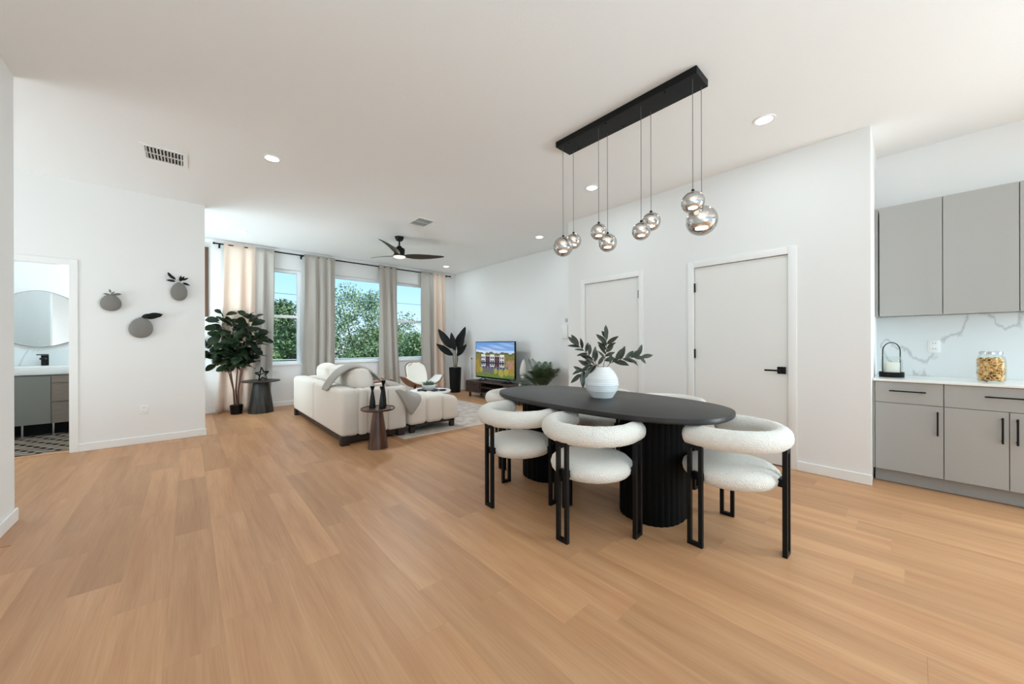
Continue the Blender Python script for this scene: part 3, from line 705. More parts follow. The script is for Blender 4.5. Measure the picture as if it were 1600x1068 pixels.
# throw
rows_ = [[(1.28, 5.10, .60), (1.28, 5.04, .60), (1.28, 4.98, .60), (1.28, 4.92, .60), (1.28, 4.86, .60)],
         [(1.33, 5.14, .69), (1.33, 5.06, .69), (1.33, 4.99, .69), (1.33, 4.92, .69), (1.33, 4.86, .69)],
         [(1.46, 5.12, .86), (1.46, 5.04, .865), (1.46, 4.96, .87), (1.46, 4.88, .87), (1.46, 4.80, .85)],
         [(1.62, 5.08, .935), (1.62, 5.0, .94), (1.62, 4.92, .94), (1.62, 4.84, .935), (1.62, 4.76, .91)],
         [(1.80, 5.02, .86), (1.80, 4.94, .86), (1.80, 4.84, .86), (1.80, 4.75, .84), (1.80, 4.66, .80)],
         [(1.88, 4.98, .70), (1.88, 4.86, .70), (1.88, 4.74, .70), (1.87, 4.62, .69), (1.86, 4.52, .675)],
         [(1.98, 4.95, .68), (1.98, 4.8, .685), (1.98, 4.6, .68), (1.97, 4.41, .668), (1.96, 4.36, .60)],
         [(2.09, 4.92, .67), (2.09, 4.75, .672), (2.08, 4.52, .665), (2.07, 4.37, .60), (2.07, 4.345, .40)],
         [(2.17, 4.90, .58), (2.17, 4.72, .58), (2.16, 4.5, .58), (2.145, 4.345, .48), (2.115, 4.325, .25)],
         [(2.27, 4.88, .505), (2.27, 4.70, .51), (2.26, 4.5, .505), (2.25, 4.335, .45), (2.17, 4.315, .285)],
         [(2.34, 4.86, .50), (2.34, 4.70, .505), (2.33, 4.52, .503), (2.32, 4.36, .475), (2.25, 4.31, .40)]]
bm = bmesh.new(); G = [[bm.verts.new(p) for p in r] for r in rows_]
for A_, B_ in zip(G, G[1:]):
    for i in range(4): bm.faces.new((A_[i], A_[i + 1], B_[i + 1], B_[i]))
o = finish('throw_blanket', bm, THROW, None, 180, 2); sd = o.modifiers.new('t', 'SOLIDIFY'); sd.thickness = 0.014; sd.offset = 1
tag(o, 'grey knitted throw draped over the sofa cushion and arm', 'blanket')

# rug
RUGM = M('faded_rug', (208, 197, 188), 0.95, spec=0.05, var=(7, (178, 166, 157), (1, 1, 1)), bump=(200, 0.4, 0.003, 'noise'))
rg = thing('rug', 'faded beige patterned rug under the ottoman and coffee table', 'rug', (3.1, 5.55, 0))
B('pile', RUGM, rg, (-1.09, 1.07, -1.31, 1.31, 0.0005, 0.007))
for d in ((-1.11, 1.09, -1.33, -1.31), (-1.11, 1.09, 1.31, 1.33), (-1.11, -1.09, -1.31, 1.31), (1.07, 1.09, -1.31, 1.31)): B('border', M('rug_border', (212, 200, 188), 0.95), rg, (*d, 0.0005, 0.008))

# ------------------------------------------------------------------ walnut table with candlesticks
wt = thing('side_table', 'small round dark walnut pedestal table beside the sofa arm', 'side table', (1.615, 4.10, 0))
LT('base', WALNUT, wt, [(0, 0), (0.112, 0), (0.11, 0.012), (0.052, 0.435), (0, 0.435)], 36)
LT('top', WALNUT, wt, [(0, 0.432), (0.178, 0.435), (0.187, 0.442), (0.187, 0.458), (0.18, 0.461), (0.176, 0.454), (0, 0.453)], 48)
def candlestick(x, y, h, lb, s=1):
    o = thing('candlestick', lb, 'candlestick', (x, y, 0.4535), group='black candlesticks on the walnut table')
    LT('stem', BLACKG, o, [(0, 0), (0.037 * s, 0), (0.037 * s, 0.006), (0.033 * s, h * 0.3), (0.021 * s, h * 0.62), (0.013, h * 0.78), (0.0135, h * 0.84), (0.0, h * 0.84)], 8, smooth=20)
    LT('cup', BLACKG, o, [(0, h * 0.83), (0.0135, h * 0.83), (0.026, h * 0.96), (0.0265, h), (0.02, h), (0.012, h * 0.93), (0, h * 0.93)], 24)
candlestick(1.575, 4.16, 0.25, 'short black candlestick standing apart, nearer the sofa back')
candlestick(1.645, 4.055, 0.25, 'short black candlestick in front of the tall one')
candlestick(1.70, 4.15, 0.31, 'tallest black candlestick on the walnut table')

# ------------------------------------------------------------------ coffee table, tray, bowl
ct = thing('coffee_table', 'round white coffee table between the sofa and shell chair', 'coffee table', (2.965, 5.31, 0.008))
LT('top', QUARTZ, ct, [(0, 0.385), (0.32, 0.385), (0.335, 0.395), (0.335, 0.408), (0.328, 0.414), (0, 0.414)], 56)
LT('base', QUARTZ, ct, [(0, 0), (0.2, 0), (0.2, 0.015), (0.1, 0.06), (0.085, 0.2), (0.1, 0.34), (0.16, 0.385), (0, 0.385)], 36)
tr = thing('tray', 'dark round tray on the white coffee table', 'tray', (2.90, 5.27, 0.422))
LT('dish', BLACKG, tr, [(0, 0), (0.15, 0), (0.175, 0.016), (0.172, 0.02), (0.146, 0.006), (0, 0.006)], 40)
bw = thing('bowl_planter', 'white bowl of small green succulents on the coffee table tray', 'plant', (2.915, 5.27, 0.4285))
LT('bowl', CERAM, bw, [(0, 0), (0.06, 0), (0.1, 0.04), (0.115, 0.09), (0.108, 0.092), (0.092, 0.05), (0.05, 0.03), (0, 0.03)], 36)
suc = leaf_mesh('leaf', M('succulent_leaf', (92, 116, 96), 0.5), 0.075, 0.03, lance, 0.2, -0.1, 5)
LT('soil', SOIL, bw, [(0, 0.075), (0.1, 0.075), (0.09, 0.055), (0, 0.055)], 24)
for k in range(34):
    a = k * 2.399; r = 0.075 * math.sqrt(k / 34)
    place_leaf(suc, bw, Vector((r * math.cos(a), r * math.sin(a), 0.07)), Vector((math.cos(a) * (0.3 + r * 6), math.sin(a) * (0.3 + r * 6), 0.9)), s=random.uniform(0.8, 1.3))
dp = thing('dish', 'small dark dish beside the bowl of succulents', 'dish', (3.09, 5.13, 0.422))
LT('plate', BLACKG, dp, [(0, 0), (0.045, 0), (0.065, 0.016), (0.062, 0.019), (0.04, 0.005), (0, 0.005)], 30)

# ------------------------------------------------------------------ shell chair
shc = thing('shell_chair', 'walnut shell lounge chair with white pads facing the coffee table', 'chair', (3.50, 6.62, 0.008))
IVORY = M('ivory_leather', (232, 228, 218), 0.5)
def sheet(fn, nu, nv, th, mat, name, parent):
    bm = bmesh.new(); G = [[bm.verts.new(fn(i / nu, j / nv)) for i in range(nu + 1)] for j in range(nv + 1)]
    for A_, B_ in zip(G, G[1:]):
        for i in range(nu): bm.faces.new((A_[i], A_[i + 1], B_[i + 1], B_[i]))
    o = finish(name, bm, mat, parent, 180); s = o.modifiers.new('t', 'SOLIDIFY'); s.thickness = th; s.offset = 0
    return o
def seat_fn(u, v, m=1.0, dz=0.0):
    x = (u - 0.5) * 0.84 * m; t = abs(u - 0.5) * 2 * m
    half = 0.27 * (1 - 0.55 * t ** 2.2) * m
    y = -0.02 + (v - 0.5) * 2 * half
    return (x, y, 0.335 + 0.20 * t ** 2.4 - 0.10 * (v - 0.35) * (1 - t) + dz)
sheet(lambda u, v: seat_fn(u, v), 24, 10, 0.014, WALNUT2, 'seat_shell', shc)
sheet(lambda u, v: seat_fn(u, v, 0.94, 0.022), 24, 10, 0.026, IVORY, 'seat_pad', shc)
def back_fn(u, v, m=1.0, dy=0.0):
    hw = (0.20 + 0.04 * math.sin(PI * v)) * m * (1 if v < 0.85 else 1 - 0.5 * ((v - 0.85) / 0.15) ** 2)
    x = (u - 0.5) * 2 * hw; c = 0.05 * ((u - 0.5) * 2) ** 2
    vv = 0.5 + (v - 0.5) * m
    return (x, 0.17 + 0.20 * vv - c + dy, 0.34 + 0.46 * vv)
sheet(lambda u, v: back_fn(u, v), 14, 12, 0.014, WALNUT2, 'back_shell', shc)
sheet(lambda u, v: back_fn(u, v, 0.93, -0.022), 14, 12, 0.026, IVORY, 'back_pad', shc)
for sx in (-1, 1):
    pts = [(sx * 0.30, -0.26, 0.0), (sx * 0.29, -0.25, 0.15), (sx * 0.26, -0.21, 0.27), (sx * 0.2, -0.1, 0.325), (sx * 0.12, 0.05, 0.33)]
    TB('leg', WALNUT2, shc, pts, 0.02, 10)
TB('leg', WALNUT2, shc, [(0, 0.36, 0), (0, 0.33, 0.2), (0, 0.26, 0.31), (0, 0.1, 0.33), (0, -0.05, 0.325)], 0.024, 10)

# wooden bench seat behind the sofa
bn = thing('bench', 'low walnut framed bench with pale cushion behind the grey throw', 'bench', (2.53, 6.62, 0.008))
for y in (-0.22, 0.22):
    TB('arm_rail', WALNUT2, bn, [(-0.30, y, 0.485), (0, y, 0.50), (0.24, y, 0.51), (0.275, y, 0.49), (0.28, y, 0.44)], 0.02, 10)
    for x in (-0.27, 0.275): TB('leg', WALNUT2, bn, [(x, y, 0), (x, y, 0.48)], 0.018, 10)
pad('cushion', M('pale_pink_fabric', (224, 206, 196), 0.9), bn, (-0.28, 0.265, -0.2, 0.2, 0.36, 0.46), 0.04)
B('seat_frame', WALNUT2, bn, (-0.27, 0.27, -0.215, 0.215, 0.32, 0.36), bev=0.005)

# ------------------------------------------------------------------ palm planter
bp_ = thing('potted_palm', 'tall black planter of dark broad leaves in the corner', 'plant', (4.84, 7.45, 0))
LT('planter', BLACK, bp_, [(0, 0), (0.125, 0), (0.15, 0.6), (0.145, 0.605), (0.137, 0.56), (0, 0.55)], 40)
LT('soil', SOIL, bp_, [(0, 0.565), (0.137, 0.565), (0.135, 0.55), (0, 0.55)], 24)
broad = leaf_mesh('leaf', LEAFB, 0.62, 0.20, lance, 0.12, 0.10, 10)
for (bx, bz, tx, tz, dy, wd_) in ((-0.05, 0.47, -0.42, 0.94, -0.02, 1.0), (-0.03, 0.31, -0.43, 0.58, -0.10, 1.05), (0.02, 0.42, -0.07, 0.85, -0.12, 1.0), (0.06, 0.52, 0.25, 1.0, 0.0, 1.05), (0.07, 0.40, 0.23, 0.80, -0.05, 0.85), (0.05, 0.29, 0.29, 0.57, -0.08, 0.9), (0.0, 0.5, 0.10, 0.86, 0.08, 0.8)):
    z0_ = 0.59
    p0 = Vector((0, 0, 0.55)) + RR * bx * 0.4; top_ = RR * bx + _F * dy + Vector((0, 0, z0_ + bz)); tip = RR * tx + _F * dy * 1.5 + Vector((0, 0, z0_ + tz))
    TB('stalk', STALK, bp_, [p0, p0.lerp(top_, 0.55) + RR * bx * 0.2, top_], [0.011, 0.009, 0.007], 7)
    place_leaf(broad, bp_, top_, tip - top_, up=(-_F + RR * tx * 0.6), s=(tip - top_).length / 0.60)

# ------------------------------------------------------------------ tv stand and television
ts = thing('tv_stand', 'low dark wood television stand with sliding doors', 'tv stand', (4.66, 4.95, 0))
B('top', ESPRESSO, ts, (0, 0.42, 0, 1.79, 0.345, 0.365), bev=0.003); B('bottom', ESPRESSO, ts, (0, 0.42, 0, 1.79, 0.11, 0.13), bev=0.003)
for y in (0, 1.77): B('side', ESPRESSO, ts, (0, 0.42, y, y + 0.02, 0.13, 0.345))
for y in (0.5, 1.27): B('divider', ESPRESSO, ts, (0.02, 0.41, y - 0.01, y + 0.01, 0.13, 0.345))
B('back_board', M('tv_stand_interior', (28, 22, 20), 0.7), ts, (0.40, 0.415, 0.02, 1.77, 0.13, 0.345))
for y0, y1 in ((0.02, 0.49), (1.28, 1.77)):
    dr = B('door', ESPRESSO, ts, (0.002, 0.014, y0, y1, 0.132, 0.343))
    for k in range(16):
        yy = y0 + (y1 - y0) * (k + 0.5) / 16; bm = bmesh.new(); box(bm, -0.006, 0.002, yy - 0.010, yy + 0.010, 0.134, 0.341); finish('slat', bm, ESPRESSO, dr)
B('shelf', ESPRESSO, ts, (0.02, 0.4, 0.51, 1.26, 0.235, 0.247))
for (x, y) in ((0.03, 0.08), (0.35, 0.08), (0.03, 1.67), (0.35, 1.67)): B('leg', ESPRESSO, ts, (x, x + 0.04, y, y + 0.04, 0, 0.11), bev=0.003)
tv = thing('television', 'black flat television showing a townhouse photograph', 'television', (4.86, 5.965, 0.366))
B('housing', BLACKG, tv, (0.0, 0.035, -0.665, 0.665, 0.062, 0.865), bev=0.006)
for y in (-0.42, 0.42):
    bm = bmesh.new(); tube(bm, [(-0.10, y, 0.007), (0.015, y, 0.066), (0.13, y, 0.007)], 0.008, 8); box(bm, -0.10, 0.13, y - 0.09, y + 0.09, 0, 0.01, bev=0.003); finish('stand_foot', bm, BLACK, tv, 40)
# picture on the screen (flat print): colours computed per cell
NU, NV = 120, 72
rs_ = random.Random(5)
cellr = [[rs_.random() for _ in range(NU)] for _ in range(NV)]
blob = [(rs_.random(), rs_.random() * 0.5, rs_.uniform(0.04, 0.1)) for _ in range(34)]
def scr(u, v, r):
    hor = 0.70 + 0.02 * math.sin(u * 19) + 0.012 * math.sin(u * 47)
    if v > hor:
        t = (v - 0.7) / 0.3; c = 0.5 + 0.5 * math.sin(u * 9 + v * 14) * math.sin(v * 31 + u * 5)
        b0 = (140 - 26 * t, 182 - 18 * t, 238 - 6 * t); k = max(0, c - 0.45) * 1.2 * (1.1 - t * 0.6) + (0.6 if v < 0.76 else 0)
        k = min(k, 0.85); return tuple(b0[i] * (1 - k) + (240, 245, 250)[i] * k for i in range(3))
    col = (74 + 44 * r, 84 + 36 * r, 58 + 16 * r)
    if v < hor - 0.04: col = (100 + 56 * r, 104 + 40 * r, 66 + 20 * r)
    if u < 0.1 or u > 0.86: col = (130 + 60 * r, 118 + 40 * r, 58 + 22 * r) if v < 0.52 else col
    if 0.80 < u < 0.97 and 0.28 < v < 0.48: col = (188, 150, 130) if r > 0.35 else (140, 112, 100)
    # townhouses: five bays, white and brick, roof parapet
    if 0.14 < u < 0.76 and 0.30 < v < 0.66:
        b = (u - 0.14) / 0.62 * 5; i = int(b); f = b - i
        top = 0.655 if i % 2 == 0 else 0.615
        if v < top:
            col = (222, 222, 226) if i % 2 == 0 else (112, 78, 70)
            if v > 0.60: col = (232, 232, 234)
            for (v0, v1) in ((0.335, 0.385), (0.435, 0.49), (0.525, 0.58)):
                if v0 < v < v1 and (0.18 < f < 0.40 or 0.58 < f < 0.82): col = (58, 66, 88)
            if 0.395 < v < 0.425: col = (64, 62, 72)
            if f < 0.06: col = (70, 58, 60)
    if 0.1 < u < 0.84 and 0.13 < v < 0.30:
        col = (78, 80, 92) if v > 0.24 else (110, 114, 112)
        if v > 0.24 and int(u * 26) % 2 == 0: col = (120, 128, 150)
    if v < 0.10: col = (86 + 40 * r, 112 + 40 * r, 70)
    for (bx, by, br) in blob[:18]:
        if by < 0.26 and (u - bx) ** 2 + ((v - by) * 0.6) ** 2 < br * br * 0.4: col = (146 + 46 * r, 146 + 32 * r, 70 + 22 * r)
    return col
bm = bmesh.new(); cl = bm.loops.layers.float_color.new('print')
y0, y1, z0, z1 = -0.645, 0.645, 0.092, 0.848
V = [[bm.verts.new((-0.0012, y1 + (y0 - y1) * i / NU, z0 + (z1 - z0) * j / NV)) for i in range(NU + 1)] for j in range(NV + 1)]
for j in range(NV):
    for i in range(NU):
        f = bm.faces.new((V[j][i], V[j][i + 1], V[j + 1][i + 1], V[j + 1][i])); c = lin(scr((i + 0.5) / NU, (j + 0.5) / NV, cellr[j][i]))
        for lp in f.loops: lp[cl] = c
ms = bpy.data.materials.new('screen_picture'); ms.use_nodes = True; t = ms.node_tree; t.nodes.remove(t.nodes['Principled BSDF'])
vc = t.nodes.new('ShaderNodeVertexColor'); vc.layer_name = 'print'; em = t.nodes.new('ShaderNodeEmission'); em.inputs[1].default_value = 0.85
t.links.new(vc.outputs[0], em.inputs[0]); t.links.new(em.outputs[0], t.nodes['Material Output'].inputs[0])
finish('screen', bm, ms, tv)
# things on the stand
bv = thing('bud_vase', 'slim glass bud vase with a dried stem left of the television', 'vase', (4.80, 6.68, 0.366))
LT('bottle', JARGL, bv, [(0, 0), (0.035, 0), (0.038, 0.06), (0.03, 0.11), (0.016, 0.13), (0.016, 0.16), (0.013, 0.16), (0.013, 0.13), (0.027, 0.108), (0.034, 0.06), (0.03, 0.006), (0, 0.006)], 24)
TB('stem', BARK, bv, [(0.0, 0.0, 0.01), (0.0, 0.008, 0.2), (0.0, 0.02, 0.47)], 0.004, 6)
bm = bmesh.new(); bmesh.ops.create_icosphere(bm, subdivisions=2, radius=0.018, matrix=Matrix.Translation((0, 0.02, 0.48))); finish('seed_head', bm, BARK, bv, 180)
lf_ = thing('leaf_sculpture', 'white upright leaf sculpture right of the television', 'ornament', (4.84, 5.06, 0.366))
TB('stem', NICKEL, lf_, [(0, 0, 0.005), (0, 0, 0.12)], 0.005, 8)
LT('foot', NICKEL, lf_, [(0, 0), (0.04, 0), (0.04, 0.006), (0, 0.008)], 24)
wl = leaf_mesh('blade', M('pearl_white', (232, 230, 222), 0.35), 0.42, 0.13, lance, 0.2, 0.03, 9)
o = place_leaf(wl, lf_, Vector((0, 0, 0.10)), RR * 0.05 + Vector((0, 0, 1)), up=-_F, name='blade'); sdm = o.modifiers.new('t', 'SOLIDIFY'); sdm.thickness = 0.006
cp = thing('cup', 'small white cup at the near end of the television stand', 'cup', (4.70, 4.99, 0.366))
LT('body', CERAM, cp, [(0, 0), (0.024, 0), (0.03, 0.055), (0.026, 0.055), (0.021, 0.006), (0, 0.006)], 24)

# areca palm
ap = thing('palm', 'feathery green palm in a pot beyond the dining table', 'plant', (4.88, 4.58, 0))
LT('pot', BLACKG, ap, [(0, 0), (0.12, 0), (0.145, 0.27), (0.14, 0.275), (0.13, 0.25), (0, 0.245)], 32)
LT('pebbles', M('white_pebbles', (220, 218, 212), 0.8), ap, [(0, 0.262), (0.13, 0.255), (0.13, 0.245), (0, 0.245)], 24)
def frond(name, parent, base_, d, Ln, up_curve):
    bm = bmesh.new(); d = Vector(d).normalized(); n = 18; P = []
    for k in range(n + 1):
        t_ = k / n; P.append(base_ + d * Ln * t_ + Vector((0, 0, -up_curve * t_ * t_ * Ln)))
    tube(bm, P, [0.006 - 0.004 * k / n for k in range(n + 1)], 5)
    for k in range(5, n + 1):
        tan = (P[k] - P[k - 1]).normalized(); s = tan.cross(Vector((0, 0, 1)))
        if s.length < 0.05: s = RR.copy()
        s.normalize(); u = s.cross(tan)
        ll = 0.22 * math.sin(PI * (0.12 + 0.78 * (k - 4) / (n - 3))) + 0.03
        for sg in (-1, 1):
            dd = (tan * 0.75 + s * sg + u * 0.25).normalized(); wv = tan * 0.011
            a0 = P[k]; m_ = a0 + dd * ll * 0.5 + Vector((0, 0, -0.005)); tp = a0 + dd * ll + Vector((0, 0, -0.25 * ll))
            vs = [bm.verts.new(q) for q in (a0 - wv * 0.3, a0 + wv * 0.3, m_ + wv, m_ - wv, tp)]
            bm.faces.new((vs[0], vs[1], vs[2], vs[3])); bm.faces.new((vs[3], vs[2], vs[4]))
    return finish(name, bm, LEAFP, parent, 180)
for k in range(24):
    a = k * 2.399; el = random.uniform(0.5, 1.4)
    d = Vector((math.cos(a) * math.cos(el), math.sin(a) * math.cos(el), math.sin(el)))
    if d.x > 0.18: d.x = 0.18
    frond('frond', ap, Vector((0, 0, 0.25)), d, random.uniform(0.55, 0.8), random.uniform(0.1, 0.4))

# thermostat / switch plates
th = thing('thermostat', 'white rectangular panel on the wall past the door wall edge', 'thermostat', (XT, 4.30, 1.41))
B('body', PLATE, th, (-0.028, 0, -0.065, 0.065, -0.13, 0.13), bev=0.006)
B('sensor', M('grey_sensor', (190, 190, 190), 0.5), th, (-0.02, 0, -0.05, -0.01, 0.18, 0.24), bev=0.003)
def outlet(name, axis, loc, lb):
    t_ = thing(name, lb, 'outlet', loc); sg = -1
    D = (lambda a, b, c, d, e, f: (a, b, c, d, e, f)) if axis == 'y' else (lambda a, b, c, d, e, f: (c, d, a, b, e, f))
    B('plate', PLATE, t_, D(-0.038, 0.038, -0.007, 0, -0.058, 0.058), bev=0.003)
    for z in (-0.026, 0.026):
        so_ = B('socket', PLATE, t_, D(-0.018, 0.018, -0.009, -0.006, z - 0.017, z + 0.017), bev=0.004)
        for x in (-0.007, 0.007): B('slot', M('slot_dark', (60, 60, 60), 0.6), so_, D(x - 0.0015, x + 0.0015, -0.0096, -0.0085, z - 0.002, z + 0.009))
outlet('wall_outlet', 'y', (-0.405, YL, 0.405), 'white outlet low on the wall beneath the pebble vases')

# ------------------------------------------------------------------ pebble wall vases
def wall_vase(x, z, w_, h_, tilt, lb, leaves, mat):
    t_ = thing('wall_vase', lb, 'wall vase', (x, YL, z), group='pebble vases on the white wall')
    bm = bmesh.new(); bmesh.ops.create_uvsphere(bm, u_segments=36, v_segments=20, radius=1)
    for v in bm.verts:
        q = v.co.copy(); k = 1 - 0.10 * q.z
        v.co = Vector((q.x * w_ * k, q.y * 0.045 - 0.04, q.z * h_))
        v.co = Matrix.Rotation(tilt, 4, 'Y') @ v.co
        v.co.y = min(v.co.y, -0.001)
    finish('pebble', bm, STONE, t_, 180)
    bm = bmesh.new(); lathe(bm, [(0.012, -0.004), (0.016, 0.006), (0.011, 0.006), (0.009, -0.01)], 20, (0, -0.04, h_ - 0.004))
    finish('mouth', bm, STONE, t_, 60)
    for (px, pz, dx, dz, ln) in leaves:
        me = leaf_mesh('leaf', mat, ln, ln * (0.36 if ln < 0.11 else 0.46), lance, 0.12, 0.1, 6)
        place_leaf(me, t_, Vector((px, -0.04, h_ + pz)), Vector((dx, -0.25, dz)), up=Vector((0, -1, 0.3)))
    if leaves: TB('twig', BARK, t_, [(0, -0.04, h_ - 0.02), (leaves[0][0] * 0.5, -0.05, h_ + leaves[0][1] * 0.5), (leaves[-1][0], -0.05, h_ + leaves[-1][1] + 0.005)], 0.002, 5)
wall_vase(-0.667, 1.672, 0.085, 0.095, 0, 'small flat grey pebble wall vase nearest the bathroom opening', [(0.0, 0.0, 0.5, 0.6, 0.05), (0.01, 0.0, 0.9, 0.12, 0.08), (0.0, 0.02, -0.2, 0.8, 0.045), (0.02, 0.0, 0.8, 0.3, 0.06), (-0.01, 0.0, -0.7, 0.1, 0.05)], M('pale_sprig', (104, 110, 92), 0.6))
wall_vase(-0.425, 1.392, 0.103, 0.122, 0.1, 'largest grey pebble wall vase, lowest of the three, with one broad leaf', [(0.03, 0.0, 0.9, 0.28, 0.17), (0.0, 0.0, 0.9, 0.35, 0.12), (0.05, 0.02, 1, 0.05, 0.13)], LEAFB)
wall_vase(-0.091, 1.855, 0.078, 0.115, 0, 'upright grey pebble wall vase, highest of the three, with leafy sprigs', [(-0.06, 0.04, -0.5, 0.9, 0.09), (-0.03, 0.01, -1, 0.1, 0.09), (-0.03, 0.03, -0.7, 0.6, 0.1), (0.01, 0.01, 0.1, 1, 0.08), (0.03, 0.03, 0.8, 0.5, 0.07), (0.03, 0.0, 0.9, -0.35, 0.08), (0.02, 0.02, 0.4, 0.9, 0.07)], LEAFB)

# ------------------------------------------------------------------ bathroom
TILE = bpy.data.materials.new('diagonal_tile'); TILE.use_nodes = True; t = TILE.node_tree; b = t.nodes['Principled BSDF']
co = t.nodes.new('ShaderNodeTexCoord'); mp = t.nodes.new('ShaderNodeMapping'); mp.inputs['Rotation'].default_value = (0, 0, 0.35); mp.inputs['Scale'].default_value = (2.6, 2.6, 2.6)
bk = t.nodes.new('ShaderNodeTexBrick'); bk.inputs['Color1'].default_value = lin((206, 186, 166)); bk.inputs['Color2'].default_value = lin((176, 156, 138)); bk.inputs['Mortar'].default_value = lin((22, 18, 18)); bk.inputs['Mortar Size'].default_value = 0.1; bk.inputs['Scale'].default_value = 1.6; bk.inputs['Brick Width'].default_value = 0.9; bk.inputs['Row Height'].default_value = 0.35
t.links.new(co.outputs['Object'], mp.inputs[0]); t.links.new(mp.outputs[0], bk.inputs[0]); t.links.new(bk.outputs[0], b.inputs['Base Color']); b.inputs['Roughness'].default_value = 0.4
bf = struct(B('floor_bathroom', TILE, None, (-3.08, -0.75, YL + 0.14, YW, -0.003, 0.003)), 'patterned bathroom tile floor')
struct(B('trim_4', M('oak_threshold', (196, 150, 112), 0.5), None, (-1.74, -0.98, YL + 0.06, YL + 0.145, -0.003, 0.008), bev=0.003), 'wood threshold of the bathroom')
va = thing('vanity', 'grey floating bathroom vanity seen through the left opening', 'vanity', (-1.62, 7.56, 0))
VG = M('vanity_grey', (128, 126, 120), 0.45); VW = M('vanity_wood', (140, 126, 114), 0.5, var=(8, (126, 112, 102), (1, 6, 20)))
B('carcass', VG, va, (-0.42, 0.66, 0.02, 0.48, 0.16, 0.795))
B('door', VG, va, (-0.42, -0.03, 0, 0.02, 0.16, 0.785), bev=0.002, seg=1); B('door', VG, va, (-0.026, 0.268, 0, 0.02, 0.16, 0.785), bev=0.002, seg=1)
for z0_, z1_ in ((0.16, 0.43), (0.445, 0.68), (0.69, 0.785)): B('drawer', VW, va, (0.274, 0.66, 0, 0.02, z0_, z1_), bev=0.002, seg=1)
B('shade_panel', M('vanity_shade', (16, 15, 15), 0.8), va, (-0.42, 0.66, 0.16, 0.18, 0.003, 0.16))  # black sheet that paints the shade beneath the vanity
for x in (-0.38, 0.03, 0.28, 0.62): TB('leg', NICKEL, va, [(x, 0.06, 0.003), (x, 0.06, 0.16)], 0.012, 10)
bm = bmesh.new()
box(bm, -0.44, 0.68, -0.015, 0.495, 0.80, 0.905, bev=0.006); finish('basin_top', bm, QUARTZ, va, 35)
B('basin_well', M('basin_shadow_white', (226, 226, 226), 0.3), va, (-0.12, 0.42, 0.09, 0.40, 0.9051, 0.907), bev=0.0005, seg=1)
fc = thing('faucet', 'black basin faucet on the white vanity top', 'faucet', (-1.47, 7.95, 0.906))
LT('body', BLACK, fc, [(0, 0), (0.034, 0), (0.034, 0.14), (0, 0.14)], 20)
B('spout', BLACK, fc, (-0.022, 0.022, -0.14, 0.0, 0.085, 0.108), bev=0.004)
B('lever', BLACK, fc, (-0.07, 0.03, -0.02, 0.02, 0.142, 0.156), bev=0.003)
struct(B('trim_5', MARBLE, None, (-3.08, -0.75, YW - 0.012, YW, 0.905, 1.125)), 'marble upstand behind the vanity')
mi = thing('mirror', 'backlit round-topped mirror above the bathroom vanity', 'mirror', (-1.525, YW - 0.04, 1.535))
def mirror_outline(g):
    out = []; hw = 0.26 + g; hz = 0.30 + g
    for k in range(25): u = -1 + 2 * k / 24; out.append((u * hw, hz + 0.10 * math.cos(u * PI / 2)))
    for k in range(25): u = 1 - 2 * k / 24; out.append((u * hw, -hz - 0.075 * math.cos(u * PI / 2)))
    return out
def extr(bm, pts, y0_, y1_):
    A_ = [bm.verts.new((x, y0_, z)) for x, z in pts]; C_ = [bm.verts.new((x, y1_, z)) for x, z in pts]
    bm.faces.new(A_); bm.faces.new(C_[::-1])
    for k in range(len(A_)): bm.faces.new((A_[k], A_[(k + 1) % len(A_)], C_[(k + 1) % len(A_)], C_[k]))
MIR = M('mirror_silver', (226, 228, 228), 0.02, metal=1.0)
bm = bmesh.new(); extr(bm, mirror_outline(0), -0.012, -0.004); finish('glass', bm, MIR, mi)
bm = bmesh.new(); extr(bm, mirror_outline(0.004), -0.004, 0.004); finish('rim', bm, BLACK, mi)
bm = bmesh.new(); extr(bm, mirror_outline(-0.03), 0.006, 0.03); finish('light_strip', bm, emit('mirror_backlight', (255, 252, 245), 1.3), mi)
LT('touch_dot', emit('touch_led', (235, 245, 255), 2), mi, [(0, 0), (0.01, 0), (0.01, 0.001), (0, 0.001)], 16, (-0.0, -0.0125, -0.30)).rotation_euler = (0, 0, 0)
light('bathroom_fill', 'AREA', (-1.5, 7.0, 2.95), (0, 0, 0), 2.0, (1, 0.92, 0.84), shape='DISK', size=0.2)  # unseen overhead fill added to light the bathroom

